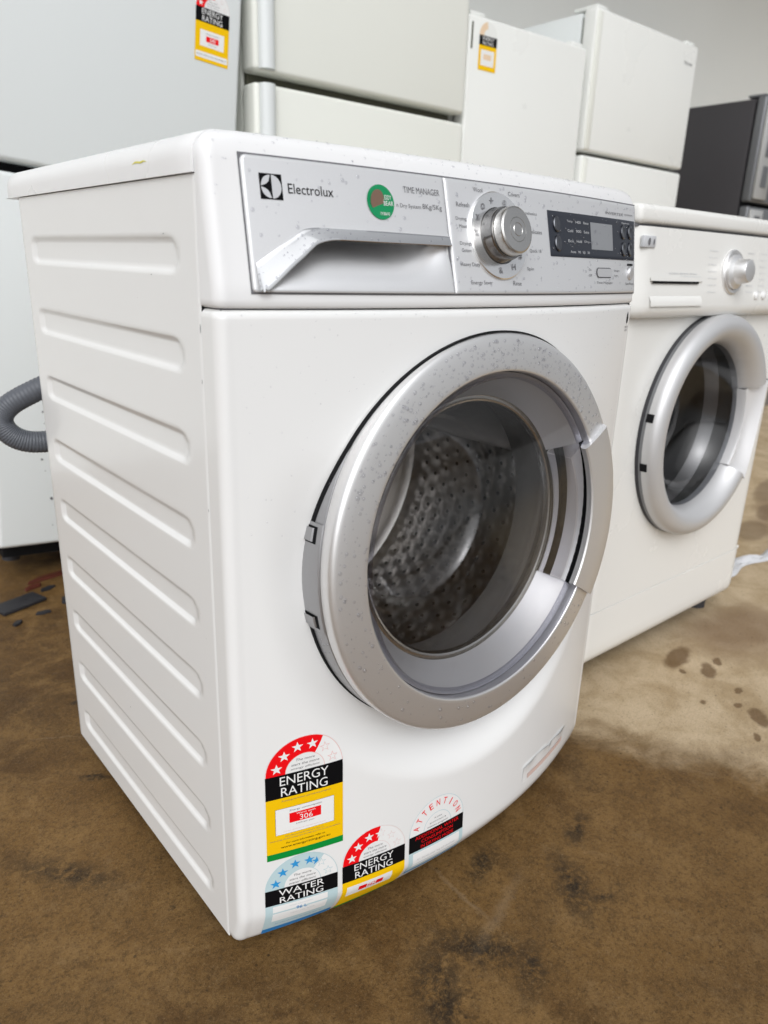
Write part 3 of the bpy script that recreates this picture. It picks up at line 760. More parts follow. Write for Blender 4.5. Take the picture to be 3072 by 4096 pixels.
def rating(L, cx, rad, zk0, zk1, words, red, ring_mat, star_mat, n_full, cut, top_text, faint):
    """arch with stars above a black band"""
    L.sector(cx, zk1, .0005, rad, 0, 180, 'print_white', 0)
    L.sector(cx, zk1, rad*.50, rad*.985, cut, 180, ring_mat, 1)
    L.sector(cx, zk1, rad*.985, rad, 0, 180, faint, 1.5)
    L.sector(cx, zk1, rad*.495, rad*.508, 0, 180, faint, 1.5)
    for k in range(6):
        a = R(165-30*k); sx, sz = cx+rad*.745*math.cos(a), zk1+rad*.745*math.sin(a)
        if k < n_full: L.star(sx, sz, rad*.155, star_mat, 2)
        else:
            L.star(sx, sz, rad*.15, faint, 1.2); L.star(sx, sz, rad*.115, 'print_white', 1.8)
    L.rect(cx-rad, cx+rad, zk0, zk1, 'print_black', 1)
    h = zk1-zk0
    wd = .0505*rad/.0405
    L.text(words[0], cx-wd*.5-.001, cx+wd*.5-.001, zk0+h*.545, zk0+h*.925, 'print_white')
    L.text(words[1], cx-wd*.5, cx+wd*.5-.002, zk0+h*.075, zk0+h*.455, 'print_white')
    for k, (t, w_) in enumerate(top_text): L.text(t, cx-w_*rad, cx+w_*rad, zk1+rad*(.315-.125*k), zk1+rad*(.385-.125*k), 'print_grey', ital=.2)
TT = lambda w_: (('The more', .24), ('stars the more', .36), (w_+' efficient', .37))
# large energy label
L = Lab(LIFT); cx, rad = -.2290, .0405
rating(L, cx, rad, .2020, .2302, ('ENERGY', 'RATING'), 1, 'print_red', 'print_white', 4, 60, TT('energy'), 'faint_red')
L.rect(cx-rad, cx+rad, .1255, .2020, 'print_yellow', 1, nz=8); L.rect(cx-rad, cx+rad, .1255, .1336, 'print_green', 1.4)
L.rect(-.2604, -.1984, .1562, .1890, 'print_black', 1.3); L.rect(-.2601, -.1987, .1565, .1887, 'print_white', 1.7)
L.rect(-.2462, -.2128, .1690, .1811, 'print_red', 2.1)
L.text('A joint government and industry program', -.2540, -.2020, .1972, .1992, 'print_grey', ital=.2)
L.text('Energy consumption', -.2460, -.2120, .1832, .1858, 'print_grey', ital=.15)
L.text('Warm wash', -.2390, -.2190, .1778, .1800, 'print_white'); L.text('306', -.2355, -.2220, .1702, .1764, 'print_white')
L.text('kWh per year', -.2395, -.2200, .1652, .1674, 'print_grey', ital=.15)
L.text('Cold wash 125 kWh per year when connected to hot water', -.2520, -.2080, .1592, .1606, 'faint_red')
L.text('When tested in accordance with the standard for wash and dry.', -.2510, -.2100, .1525, .1540, 'print_grey')
L.text('Actual energy use and running costs will depend on how you use the appliance', -.2670, -.1920, .1492, .1508, 'print_grey')
L.text('For more information refer to', -.2500, -.2090, .1436, .1458, 'print_black', ital=.15); L.text('www.energyrating.gov.au', -.2555, -.2030, .1380, .1414, 'print_black')
L.done('energy_label', W1, 'tall yellow energy rating sticker with red star arch at lower left')
# water label
L = Lab(LIFT); cx, rad = -.2335, .0390
rating(L, cx, rad, .0650, .0858, ('WATER', 'RATING'), 0, 'pale_blue', 'sky_blue', 4, 52, TT('water'), 'pale_blue')
L.poly([p for p in star(cx+rad*.745*math.cos(R(58)), .0858+rad*.745*math.sin(R(58)), rad*.14) if p[0]-cx < rad*.47], 'sky_blue', 2.2)
L.rect(cx-rad, cx+rad, .0180, .0650, 'pale_blue', 1, nz=8); L.rect(cx-rad, cx+rad, .0180, .0262, 'print_blue', 1.5)
L.rect(-.2650, -.2060, .0390, .0630, 'print_white', 1.5, nz=4); L.text('Water consumption', -.2480, -.2230, .0585, .0603, 'print_light'); L.text('96 L', -.2405, -.2290, .0520, .0565, 'print_blue')
L.text('litres per wash', -.2460, -.2200, .0465, .0485, 'print_light'); L.text('For more information see waterrating.gov.au', -.2600, -.2090, .0320, .0340, 'print_blue')
L.done('water_label', W1, 'pale blue water rating sticker beneath the tall yellow one')
# second energy label
L = Lab(LIFT); cx, rad = -.1497, .0393
rating(L, cx, rad, .0660, .0890, ('ENERGY', 'RATING'), 1, 'print_red', 'print_white', 3, 80, TT('energy'), 'pale_pink')
L.poly([p for p in star(cx+rad*.745*math.cos(R(79)), .0890+rad*.745*math.sin(R(79)), rad*.15)], 'print_white', 2)
L.rect(cx-rad, cx+rad, .0170, .0660, 'print_yellow', 1, nz=8); L.rect(cx-rad, cx+rad, .0170, .0215, 'print_green', 1.5)
L.rect(-.1835, -.1270, .0430, .0585, 'print_white', 1.6, nz=3)
L.rect(-.1690, -.1590, .0475, .0545, 'print_red', 2); L.rect(-.1475, -.1385, .0475, .0545, 'print_red', 2); L.text('662', -.1580, -.1485, .0475, .0545, 'print_red')
L.done('energy_label', W1, 'yellow energy rating sticker partly folded under the bottom edge')
# attention label
L = Lab(LIFT); cx, rad = -.0633, .0412
L.sector(cx, .0925, .0005, rad, 0, 180, 'print_white', 0); L.sector(cx, .0925, rad*.985, rad, 0, 180, 'pale_blue', 1); L.sector(cx, .0925, rad*.49, rad*.505, 0, 180, 'pale_blue', 1)
for k, ch in enumerate('ATTENTION'):
    a = R(164-18.4*k); ca, sa = math.cos(a-math.pi/2), math.sin(a-math.pi/2)
    vs, fs = text_geo(ch); wd = .0052 if ch != 'I' else .0014
    L.tx.add([L.fn(cx+(rad*.70+.0085*b_)*math.cos(a)+(a_-.5)*wd*ca, .0925+(rad*.70+.0085*b_)*math.sin(a)+(a_-.5)*wd*sa, 3) for a_, b_ in vs], fs, 'print_red')
for k, (t, w_) in enumerate((('A joint', .15), ('government &', .30), ('industry program', .38))): L.text(t, cx-w_*rad, cx+w_*rad, .0925+rad*(.30-.12*k), .0925+rad*(.36-.12*k), 'print_grey', ital=.2)
L.rect(cx-rad, cx+rad, .0700, .0925, 'print_black', 1)
for k, (t, w_) in enumerate((('ADDITIONAL WATER', .80), ('CONSUMPTION', .58), ('IN DRYING MODE', .60))): L.text(t, cx-w_*rad, cx+w_*rad, .0862-.0070*k, .0908-.0070*k, 'print_red')
L.rect(cx-rad, cx+rad, .0330, .0700, 'pale_blue', 1, nz=6); L.rect(cx-rad*.86, cx+rad*.86, .0475, .0675, 'print_white', 1.5, nz=3); L.rect(cx-rad, cx+rad, .0360, .0405, 'print_blue', 1.5)
L.text('41 litres per kg of clothes', cx-.030, cx+.028, .0555, .0590, 'print_light')
L.done('attention_label', W1, 'white attention sticker with red arched lettering and a black band')
# half peeled film at the right
mb = MB()
def peel(i, j):
    u = i/26; q = j/6; x = .0985+.128*u; zt = .0950+.0025*math.sin(u*5)-(.006 if .52 < u < .60 else 0)*math.sin((u-.52)/.08*math.pi); z = .0690+(zt-.0690)*q
    return (x, dish(x, z)-.0006-.0016*q**3*(1+.5*math.sin(u*17)), z)
mb.grid(peel, 27, 7, 'film_white')
mb.grid(lambda i, j: (.110+.106*i/20, dish(.110+.106*i/20, .0735+.0070*j/2)-.0016, .0735+.0070*j/2), 21, 3, 'pink_film')
mb.build('peeling_film', W1, 60)

# ---- rain drops on the machine
def drops(parent, pts, name='water_drops', flat=1.0):
    mb = MB()
    for P, N, r_ in pts:
        N = Vector(N).normalized(); X = N.orthogonal().normalized(); Y = N.cross(X); P = Vector(P); n_ = 8
        h = r_*random.uniform(.55, .85)*flat; el = random.uniform(.85, 1.2)
        vs = []
        for q, (a, b) in enumerate(((1, -.1), (.93, .42), (.62, .82))):
            vs += [P+X*r_*a*math.cos(2*math.pi*k/n_)+Y*r_*a*el*math.sin(2*math.pi*k/n_)+N*h*b for k in range(n_)]
        vs.append(P+N*h)
        fs = [(q*n_+k, q*n_+(k+1) % n_, (q+1)*n_+(k+1) % n_, (q+1)*n_+k) for q in (0, 1) for k in range(n_)]+[(2*n_+k, 2*n_+(k+1) % n_, 3*n_) for k in range(n_)]
        mb.add(vs, fs, 'water')
    return mb.build(name, parent, 80, kind='stuff')
def ring_z(r_):
    for (ra, da), (rb, db) in zip(ring_prof, ring_prof[1:]):
        if rb <= r_ <= ra: return da+(db-da)*(ra-r_)/(ra-rb+1e-9)
    return 0
P_ = []
while len(P_) < 620:
    a = random.uniform(0, 2*math.pi); up = .5+.5*math.sin(a)
    if HA0-.05 < (a+math.pi) % (2*math.pi)-math.pi < HA1+.05 or random.random() > .10+.90*up**1.6: continue
    r_ = math.sqrt(random.uniform(.185**2, .2145**2)); size = random.choice((.0007, .0008, .0009, .0011, .0013, .0016, .0021))*random.uniform(.8, 1.2)
    P_.append((DC+Vector((r_*math.cos(a), 0, 0))+DE*r_*math.sin(a)+DN*(ring_z(r_)), DN, size))
for _ in range(150):
    a = random.uniform(R(75), R(205)); d = -random.uniform(.022, .046)
    e = Vector((math.cos(a), 0, 0))+DE*math.sin(a); P_.append((DC+e*.2219+DN*d, e, random.choice((.0007, .0010, .0013))))
drops(door, P_)
P_ = []
for _ in range(480):
    x = random.uniform(-.266, .289); z = random.uniform(.702, .801)
    if x < -.064 and random.random() < .55: continue
    if x < -.066 and z < zout(x)+.001: continue
    if math.hypot(x-.003, z-.754) < .044: continue
    if .085 < x < .288 and .736 < z < .786: lift = .0008
    else: lift = 0
    P_.append(((x, yF(x, z)-EPS-lift, z), (.2*x, -.96, .22), random.choice((.0007, .0009, .0011, .0013, .0018))*random.uniform(.8, 1.25)))
for _ in range(60):
    t = random.random(); p = Vector(band_fn(int(t*110), random.choice((2, 3, 4, 5)))); P_.append((p, (0, -1, .35), random.choice((.0005, .0008, .0011))))
drops(cpanel, P_, flat=.7)
P_ = []
for _ in range(230):
    x = random.uniform(-.28, .285); z = .683-.20*random.random()**1.5
    if math.hypot(x, z-DC.z) < .235: continue
    P_.append(((x, dish(x, z), z), (x*.25, -1, .05), random.choice((.0005, .0006, .0008))))
for _ in range(260):
    row = random.choice(frows[12:]); p = random.choice(row[6:-6]); q = Vector(p)+Vector((random.uniform(-.002, .002), 0, 0)); P_.append((q, (0, -.75, .65), random.choice((.0005, .0007, .0009, .0012))))
for _ in range(50):
    P_.append(((-.298, random.uniform(.03, .5), random.uniform(.02, .77)), (-1, 0, 0), .0005))
drops(W1, P_, flat=.55)

# =========================================================================================================
#                            SECOND WASHING MACHINE
# =========================================================================================================
W2 = empty('washing_machine', (.757, .115, 0), 'white washing machine on the right with thick silver ring door and dark glass', 'washing machine', 'washing machines')
# local coordinates: front plane y=0, -y towards the viewer
mb = MB(); mb.box(-.300, -.294, .012, .52, .036, .792, 'warm_white'); mb.box(.294, .300, .012, .52, .036, .792, 'warm_white'); mb.box(-.294, .294, .514, .52, .036, .792, 'warm_white'); mb.box(-.294, .294, .02, .514, .036, .042, 'black_gap')
mb.build('cabinet', W2)
mb = MB()
rows = []
for z, ins in [(.030, .020), (.032, .013), (.038, .006), (.046, .002), (.054, 0)]+[(.07+.0097*i, 0) for i in range(8)]+[(.1390, 0), (.1396, .0012)]:
    cx_ = []
    for k in range(61):
        u = -1+2*k/60; x = .300*u; edge = max(0, abs(x)-.278)/.022
        low = max(0, (.075-z)/.045)
        xx = math.copysign(min(abs(x), .300-.022*low*low), x)
        cx_.append((xx, .012*edge**2*1.0-.001+ins*.9, z))
    rows.append(cx_)
mb.grid(lambda i, j: rows[j][i], 61, len(rows), 'warm_white'); mb.build('kick_panel', W2, 40)
mb = MB(); mb.box(-.297, .297, .0030, .012, .1365, .1425, 'warm_white'); mb.build('kick_gap', W2)
def f2(x, z):                                                  # front skin
    return .010*max(0, (abs(x)-.270)/.030)**2
mb = MB(); C2 = (-.002, .452)
mb.grid(lambda i, j: (-.300+.6*i/60, f2(-.3+.6*i/60, 0), .1402+.5198*j/52), 61, 53, 'warm_white', keep=lambda a, b, c, d: min(math.hypot(p[0]-C2[0], p[2]-C2[1]) for p in (a, b, c, d)) > .170)
mb.build('front_panel', W2, 40)
prof2 = [(.655, .004), (.6555, -.008), (.659, -.016), (.667, -.020), (.676, -.021), (.700, -.017), (.740, -.012), (.780, -.009), (.7905, -.008)]
mb = MB(); mb.grid(lambda i, j: (-.300+.6*i/60, prof2[j][1]+.012*max(0, (abs(-.3+.6*i/60)-.270)/.030)**2-.004*(1-(i/30-1)**2)*(1 if j > 0 else 0), prof2[j][0]), 61, len(prof2), 'warm_white')
pan2 = mb.build('control_fascia', W2, 40)
def yP2(x, z): return interp([(a, b) for a, b in prof2], z)-.004*(1-(x/.3)**2)
mb = MB(); mb.box(-.299, .299, -.002, .05, .7895, .7935, 'print_grey'); mb.build('lid_gap', W2)
mb = MB(); mb.box(-.302, .302, -.010, .530, .7932, .822, 'warm_white', .009, 4); mb.build('lid', W2)
# detergent drawer
mb = MB()
def dr2(x, z):
    dep = .009*sstep(.680, .708, z)*(1-sstep(.708, .7125, z))
    return (x, yP2(x, z)-.0025+dep, z)
mb.grid(lambda i, j: dr2(-.266+.155*i/30, .674+.045*j/40), 31, 41, 'warm_white')
d2 = mb.build('detergent_drawer', W2, 30)
mb = MB(); mb.grid(lambda i, j: (-.262+.139*i/20, yP2(-.262+.139*i/20, .711)-.0030, .7085+.0038*j), 21, 2, 'black_gap'); mb.build('grip_slot', d2)
on2 = lambda x, z: (x, yP2(x, z)-.0008, z)
mb = MB(); put_text(mb, 'steam direct drive', (-.212, -.127, .7230, .7262), on2, 'print_light'); put_text(mb, '7.5kg inverter', (-.177, -.112, .7185, .7210), on2, 'print_light')
for k in range(7): put_text(mb, ('Cotton', 'Easy care', 'Mix', 'Delicate', 'Wool', 'Quick 30', 'Duvet')[k], (-.090, -.062, .761-.011*k, .7634-.011*k), on2, 'print_light'); put_text(mb, ('Rinse', 'Spin', 'Drain', 'Sport', 'Baby', 'Bio', 'Hand')[k], (.050, .075, .761-.011*k, .7634-.011*k), on2, 'print_light'); put_text(mb, ('Temp', 'Spin', 'Rinse', 'Option', 'Delay', 'Lock', 'Start')[k], (.100, .125, .761-.011*k, .7634-.011*k), on2, 'print_light')
mb.build('panel_lettering', pan2, kind='stuff')
mb = MB(); mb.box(-.291, -.257, yP2(-.25, .768)-.003, yP2(-.25, .768)+.004, .7600, .7770, 'print_light', .002, 2)
bdg = mb.build('badge', pan2)
mb = MB(); mb.disc((-.277, yP2(-.25, .768)-.0034, .7685), (1, 0, 0), (0, 0, 1), .0035, .0055, 'print_grey', 14); mb.disc((-.264, yP2(-.25, .768)-.0034, .7685), (1, 0, 0), (0, 0, 1), .002, .0045, 'print_grey', 10); mb.build('badge_mark', bdg)
K2 = Vector((-.006, yP2(-.006, .729), .729)); N2 = Vector((0, -.994, .10)).normalized(); Z2 = Vector((0, .10, .994)).normalized(); X2_ = Vector((1, 0, 0))
mb = MB(); lathe(mb, [(.0375, -.002), (.0375, .0035), (.0355, .0055), (.0300, .005)], K2, N2, X2_, Z2, 'silver_paint', 48); dr_ = mb.build('dial_ring', pan2, 30)
mb = MB(); lathe(mb, [(.0300, .002), (.0285, .009), (.0215, .013), (.0195, .029), (.0180, .032), (.0140, .033), (.0001, .0325)], K2, N2, X2_, Z2, 'silver_paint', 48); mb.build('programme_knob', pan2, 35)
for k, (bx_, bz_) in enumerate(((.090, .690), (.120, .690), (.155, .690), (.205, .690))):
    mb = MB(); lathe(mb, [(.007, -.001), (.007, .003), (.005, .0045), (.0001, .005)], Vector((bx_, yP2(bx_, bz_), bz_)), N2, X2_, Z2, 'print_white', 16); mb.build('push_button', pan2, 35)
mb = MB(); mb.box(.162, .27, yP2(.2, .76)-.003, yP2(.2, .76)+.004, .742, .778, 'display_grey', .002, 2); mb.build('display_panel', pan2)
# door of the second machine
DC2 = Vector((C2[0], 0, C2[1])); ND2 = Vector((0, -1, 0)); ZD2 = Vector((0, 0, 1))
def l2(mb, prof, mn, n=110, a0=0, a1=2*math.pi): return lathe(mb, prof, DC2, ND2, X2_, ZD2, mn, n, a0, a1)
ring2 = [(.2040, .010), (.2065, .012), (.2068, .020), (.2050, .027), (.2005, .0330), (.1930, .0370), (.1850, .0385), (.1770, .0370), (.1690, .0320), (.1620, .0235), (.1570, .0130), (.1545, .002), (.1535, -.012)]
S0, S1 = R(-36), R(23)
mb = MB(); l2(mb, ring2, 'matte_silver', 96, S1, S0+2*math.pi)
for a in (S0, S1): mb.add([DC2+Vector((p[0]*math.cos(a), -p[1], p[0]*math.sin(a))) for p in ring2], [tuple(range(len(ring2)))], 'leaf_silver')
door2 = mb.build('door', W2, 40)
mb = MB(); l2(mb, [(.2020, -.003), (.2060, -.003), (.2075, .003), (.2060, .0085), (.200, .010)], 'rubber', 110); mb.build('door_seal_or_shade', door2, 40)
mb = MB(); l2(mb, [(.2025, .006), (.2068, .007), (.2068, .0125), (.2030, .0125)], 'dark_silver', 110); mb.build('rim_band', door2, 40)
for a0, a1 in ((167, 171), (191, 195)):
    mb = MB(); l2(mb, [(.2068, .010), (.2078, .011), (.2078, .0215), (.2060, .0235)], 'black_gap', 6, R(a0), R(a1)); mb.build('hinge_slot', door2, 30)
mb = MB(); l2(mb, [(.1535, .000), (.1500, -.012), (.1410, -.034), (.124, -.062), (.098, -.078), (.06, -.084), (.0005, -.086)], 'dark_glass', 90); mb.build('glass_bowl', door2, 60)
mb = MB()
l2(mb, [(.175, -.05), (.165, -.075), (.20, -.09), (.235, -.10), (.235, -.40), (.0005, -.41)], 'drum_steel', 90)
mb.build('drum', W2, 40)
for ad in (-60, 60, 180):
    mb = MB()
    mb.grid(lambda i, j: (C2[0]+(.233-.05*math.cos((i/8*2-1)*math.pi/2)*sstep(0, .15, j/10)*sstep(1, .85, j/10))*math.cos(R(ad)+(i/8*2-1)*.16), .12+.25*j/10, C2[1]+(.233-.05*math.cos((i/8*2-1)*math.pi/2)*sstep(0, .15, j/10)*sstep(1, .85, j/10))*math.sin(R(ad)+(i/8*2-1)*.16)), 9, 11, 'paddle_grey')
    mb.build('drum_paddle', W2, 60)
# scooped handle leaf on the right of the ring
mb = MB()
def leaf(i, j):
    u = i/24; a = S0+(S1-S0)*u; bow = math.sin(math.pi*u)
    rs = .2035-.022*bow**.8                                    # crest of the scoop bows towards the glass
    prof = [(.1530, -.010), (.1530, .012), (.1545, .0165)]+[(.1545+(rs-.1545)*k/7, .0165+.0200*(k/7)**1.5-.004*math.sin(math.pi*k/7)*bow) for k in range(1, 8)]+[(rs+.0015, .0360), (min(.2062, rs+.012), .0275+.004*bow), (.2066, .021), (.2068, .016), (.2040, .010)]
    p = prof[j]
    return DC2+Vector((p[0]*math.cos(a), -p[1], p[0]*math.sin(a)))
mb.grid(lambda i, j: leaf(i, j), 25, 10, 'leaf_silver')
mb.grid(lambda i, j: leaf(i, j+9), 25, 6, 'matte_silver')
mb.build('door_handle', door2, 40)
for x, y in ((-.25, .06), (.245, .055), (-.25, .46), (.25, .46)):
    mb = MB(); lathe(mb, [(.022, GZ), (.022, .004), (.012, .008), (.010, .036)], Vector((x, y, 0)), Vector((0, 0, 1)), X2_, Vector((0, 1, 0)), 'rubber', 18); mb.build('foot', W2)

# =========================================================================================================
#                            FRIDGES IN THE ROW BEHIND
# =========================================================================================================
def fridge(name, loc, rot, wd, ht, dp, split, enamel, label, gap=.012, gapmat='black_gap', dth=.055, z0=.05, side=None):
    """local origin at left-bottom-front corner of the doors; y runs backwards"""
    F = empty(name, loc, label, 'fridge', 'fridges along the wall'); F.rotation_euler = rot
    mb = MB(); mb.box(.004, wd-.004, dth+.008, dp, .03, ht-.006, side or enamel, .006, 2); mb.build('cabinet', F)
    mb = MB(); mb.box(.012, wd-.012, dth-.006, dth+.010, z0+.01, ht-.02, gapmat); mb.build('door_gasket', F)
    mb = MB(); mb.box(0, wd, 0, dth, split+gap/2, ht, enamel, .010, 4); up = mb.build('freezer_door', F)
    mb = MB(); mb.box(0, wd, 0, dth, z0, split-gap/2, enamel, .010, 4); lo = mb.build('fridge_door', F)
    mb = MB(); mb.box(.02, wd-.02, dth-.004, dp-.02, .012, .034, 'black_gap'); mb.build('base', F)
    for x in (.05, wd-.05):
        for y in (dth+.05, dp-.08):
            mb = MB(); lathe(mb, [(.02, GZ), (.02, .006), (.01, .010), (.01, .03)], Vector((x, y, 0)), Vector((0, 0, 1)), Vector((1, 0, 0)), Vector((0, 1, 0)), 'rubber', 14); mb.build('foot', F)
    for x in (.012, wd-.072):
        mb = MB(); mb.box(x, x+.06, .012, dth+.05, ht, ht+.012, enamel, .004, 2); mb.build('hinge_cap', F)
    return F, up, lo
# 1: leaning fridge at the left
F1, up1, lo1 = fridge('fridge', (.295-.545*math.cos(R(5)), 1.15, .545*math.sin(R(5))), (0, R(5), 0), .545, 1.66, .62, .842, 'cool_enamel', 'cool white fridge leaning at far left behind the nearest washing machine', gap=.020)
mb = MB(); mb.box(.002, .543, .004, .05, .8545, .862, 'olive_gasket', .002, 2); mb.build('door_trim', F1)
mb = MB(); rnd = random.Random(3)
for _ in range(26):
    x = rnd.uniform(.03, .30); z = rnd.uniform(.07, .40); r_ = rnd.choice((.001, .0015, .002, .003))
    mb.add([(x+r_*(1+.5*rnd.random())*math.cos(k*.9), -.0006, z+r_*(1+.5*rnd.random())*math.sin(k*.9)) for k in range(7)], [tuple(range(7))], 'print_grey')
mb.build('dirt_specks', lo1, kind='stuff')
def flat_label(parent, x0, zb, kind, lab):
    ks = 1 if kind == 'full' else .88
    fn = lambda x, z, l: (x0+(x-x0)*ks, -.0006-.0003*l, zb+(z-zb)*ks)
    L = Lab(fn); cx = x0+.0405; rad = .0405
    if kind == 'full':
        rating(L, cx, rad, zb+.0765, zb+.1047, ('ENERGY', 'RATING'), 1, 'print_red', 'print_white', 3, 80, TT('energy'), 'pale_pink')
        L.rect(x0, x0+.081, zb, zb+.0765, 'print_yellow', 1); L.rect(x0+.0115, x0+.0695, zb+.030, zb+.062, 'print_white', 1.6); L.rect(x0+.002, x0+.079, zb+.007, zb+.019, 'print_white', 1.6)
        L.rect(x0+.026, x0+.0565, zb+.040, zb+.051, 'print_red', 2); L.text('540', x0+.035, x0+.049, zb+.0415, zb+.0495, 'print_white'); L.text('Energy consumption', x0+.026, x0+.058, zb+.054, zb+.057, 'print_grey'); L.text('kWh per year', x0+.031, x0+.052, zb+.034, zb+.0365, 'print_grey')
        L.text('compare models at www.energyrating.gov.au', x0+.004, x0+.077, zb+.011, zb+.015, 'print_grey')
    else:
        L.sector(cx, zb+.1047, .0005, rad, 0, 180, 'ivory_enamel', 0); L.sector(cx, zb+.1047, rad*.5, rad, 100, 180, 'peach', 1)
        L.rect(x0, x0+.081, zb+.0765, zb+.1047, 'print_black', 1); L.text('ENERGY', x0+.015, x0+.066, zb+.092, zb+.102, 'print_white'); L.text('RATING', x0+.016, x0+.064, zb+.079, zb+.089, 'print_white')
        L.rect(x0, x0+.081, zb+.004, zb+.0765, 'print_yellow', 1); L.rect(x0+.010, x0+.071, zb+.018, zb+.064, 'print_white', 1.6); L.rect(x0+.022, x0+.058, zb+.036, zb+.052, 'peach', 1.9)
    return L.done('energy_label', parent, lab)
flat_label(up1, .545-.113, 1.1315, 'full', 'yellow energy rating sticker with red arch on the upper door')
# 2: cream fridge with full-height moulded grip on its left edge
F2, up2, lo2 = fridge('fridge', (.432, 1.15, 0), (0, 0, 0), .70, 1.72, .66, 1.130, 'cream_enamel', 'wide cream fridge with moulded grip column, second from left behind the machines', gap=.024, gapmat='olive_gasket', dth=.06)
for nm, z0_, z1_, par in (('grip_column', 1.146, 1.70, up2), ('grip_column', .08, 1.116, lo2)):
    mb = MB(); sec = []
    for k in range(13):
        a = math.pi*k/12; sec.append((.020-.020*math.cos(a)+.012, -.020*math.sin(a)**.8-.001))
    mb.grid(lambda i, j: (sec[i][0], sec[i][1], (z0_, z0_+.004, z1_-.004, z1_)[j]), 13, 4, 'cool_enamel')
    mb.add([(x, y, z1_) for x, y in sec], [tuple(range(13))], 'cool_enamel'); mb.add([(x, y, z0_) for x, y in sec], [tuple(range(13))], 'cool_enamel')
    mb.build(nm, par, 40)
# 3: narrow ivory fridge turned slightly
mb3rot = R(-3)
F3, up3, lo3 = fridge('fridge', (1.150, 1.168, 0), (0, 0, mb3rot), .525, 1.405, .56, .62, 'ivory_enamel', 'narrow pale fridge with faded energy sticker, middle of the row', dth=.05)
mb = MB(); mb.box(.010, .016, -.002, .004, 1.318, 1.385, 'olive_gasket', .001, 1); mb.build('hinge_trim', up3)
flat_label(up3, .042, 1.266, 'faded', 'faded black and orange energy sticker near the top of the door')
# 4: taller fridge
F4, up4, lo4 = fridge('fridge', (1.692, 1.13, 0), (0, 0, 0), .645, 1.525, .62, 1.100, 'ivory_enamel', 'tall off white two door fridge with small dark badge, second from right', gap=.013, gapmat='olive_gasket', side='cool_enamel')
mb = MB(); put_text(mb, 'Hcme', (.555, .610, 1.455, 1.468), lambda x, z: (x, -.0006, z), 'print_grey'); mb.build('badge', up4)
mb = MB(); mb.box(.003, .030, -.003, .02, 1.112, 1.515, 'cream_enamel', .003, 2); mb.build('edge_trim', up4)
mb = MB(); mb.box(.003, .030, -.003, .02, .07, 1.088, 'cream_enamel', .003, 2); mb.build('edge_trim', lo4)
# 5: charcoal fridge
F5, up5, lo5 = fridge('fridge', (2.990, 1.15, 0), (0, 0, 0), .70, 1.465, .68, 1.030, 'dark_silver', 'charcoal grey fridge with silver handles at far right of the row', gap=.018, dth=.042, side='charcoal_side')
for par, z0_, z1_ in ((up5, 1.052, 1.455), (lo5, .35, 1.008)):
    mb = MB(); mb.box(.006, .125, -.016, -.001, z0_, z1_, 'bright_silver', .004, 2); hd = mb.build('handle_trim', par)
    nwin = 3
    for k in range(nwin):
        a = z0_+(z1_-z0_)*(.12+.31*k); b = a+(z1_-z0_)*.22
        mb = MB(); mb.box(.038, .092, -.0185, -.0155, a, b, 'dark_silver', .001, 1); mb.build('grip_inset', hd)

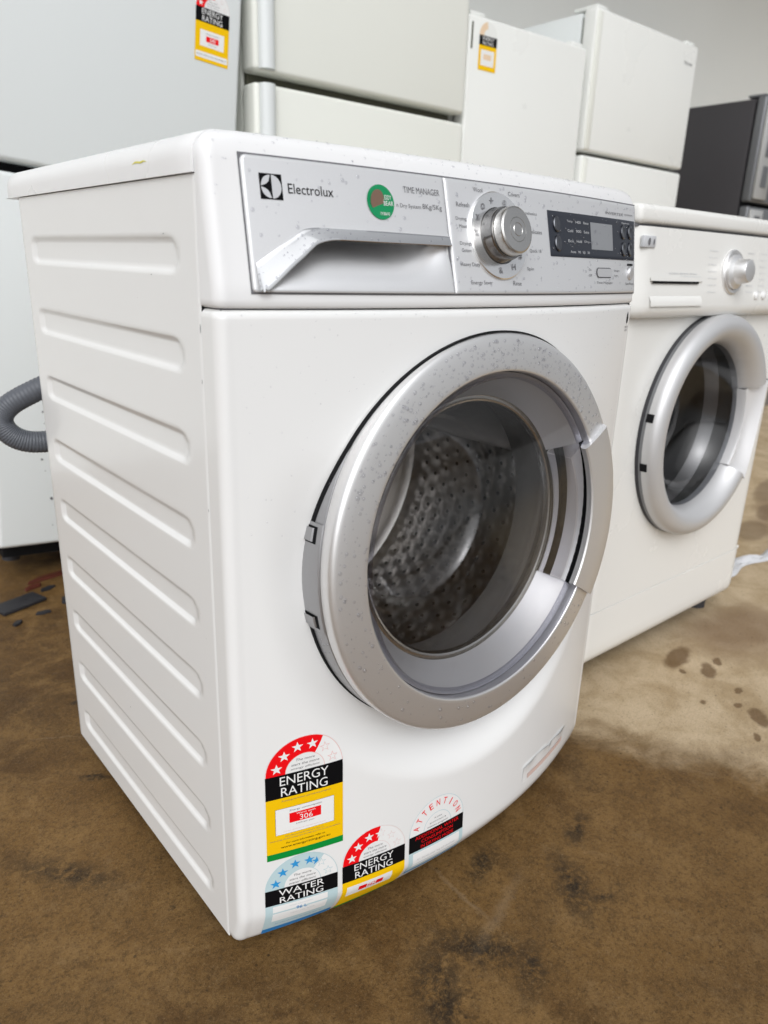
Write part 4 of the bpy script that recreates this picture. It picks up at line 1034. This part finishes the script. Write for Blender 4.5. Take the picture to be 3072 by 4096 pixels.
# =========================================================================================================
#                            LOOSE THINGS ON THE FLOOR
# =========================================================================================================
mb = MB(); mb.box(-.050, .050, -.026, .026, .0005, .009, 'black_board', .002, 2)
o = mb.build('board_offcut', None, label='flat black board offcut lying on the floor at far left', cat='board'); o.location = (-.235, 1.075, GZ); o.rotation_euler = (0, 0, R(18))
def scrap(name, pts, h, mn, loc, rz, label, cat):
    mb = MB(); n_ = len(pts)
    mb.add([(x, y, .0008) for x, y in pts]+[(x*.92, y*.92, h*(.7+.5*random.random())) for x, y in pts], [tuple(range(2*n_-1, n_-1, -1))[::-1]]+[(k, (k+1) % n_, n_+(k+1) % n_, n_+k) for k in range(n_)], mn)
    o = mb.build(name, None, 30, label=label, cat=cat); o.location = (loc[0], loc[1], GZ); o.rotation_euler = (0, 0, rz); return o
scrap('red_strip', [(-.09, -.006), (-.03, -.010), (.03, -.006), (.09, -.009), (.085, .006), (.01, .010), (-.06, .007)], .008, 'red_scrap', (-.105, 1.195, 0), R(10), 'dark red plastic strip lying under the leaning fridge', 'scrap')
scrap('red_chip', [(-.022, -.006), (.015, -.008), (.024, .002), (.004, .008), (-.018, .006)], .006, 'red_scrap', (-.185, 1.150, 0), R(20), 'small orange red chip on the floor beside the black board', 'scrap')
scrap('pale_chip', [(-.025, -.008), (.01, -.010), (.028, .0), (.01, .008), (-.02, .007)], .006, 'pale_scrap', (-.275, 1.085, 0), R(-15), 'pale crumpled scrap at the left end of the black board', 'scrap')
scrap('pale_pebble', [(-.016, -.006), (.004, -.009), (.018, -.002), (.012, .007), (-.010, .008)], .007, 'pale_scrap', (-.118, 1.085, 0), R(5), 'small pale pebble right of the black board by the washer', 'pebble')
for k, (x, y, a, b_, rz, lab) in enumerate(((-.160, 1.125, .020, .008, 20, 'dark twig like crumb between the black board and the leaning fridge'), (-.205, 1.005, .016, .007, -10, 'small black crumb in front of the black board'), (-.262, .985, .013, .007, 40, 'tiny dark crumb nearest the left picture edge'), (-.150, 1.040, .018, .006, 70, 'thin dark sliver beside the washer behind the hose'))):
    scrap('dark_crumb', [(-a, -b_*.5), (0, -b_), (a, -b_*.3), (a*.6, b_), (-a*.7, b_*.8)], .006, 'black_board', (x, y, 0), R(rz), lab, 'debris')
# crumpled clear plastic by the second machine
mb = MB(); rnd = random.Random(5); nz_ = {}
def film(i, j):
    u = i/40; q = j/10; x = 1.08+.75*u; y = .26-.10*u+.055*(q-.5)*(1+.4*math.sin(u*9))+.01*math.sin(u*23)
    z = GZ+.002+.010*abs(math.sin(u*31+q*5)+.6*math.sin(u*13-q*9))*math.sin(math.pi*q)**.6
    return (x, y, z)
mb.grid(film, 41, 11, 'plastic_film'); mb.build('plastic_wrap', None, 50, label='crumpled strip of clear plastic wrap on the floor behind the right washing machine', cat='plastic wrap')
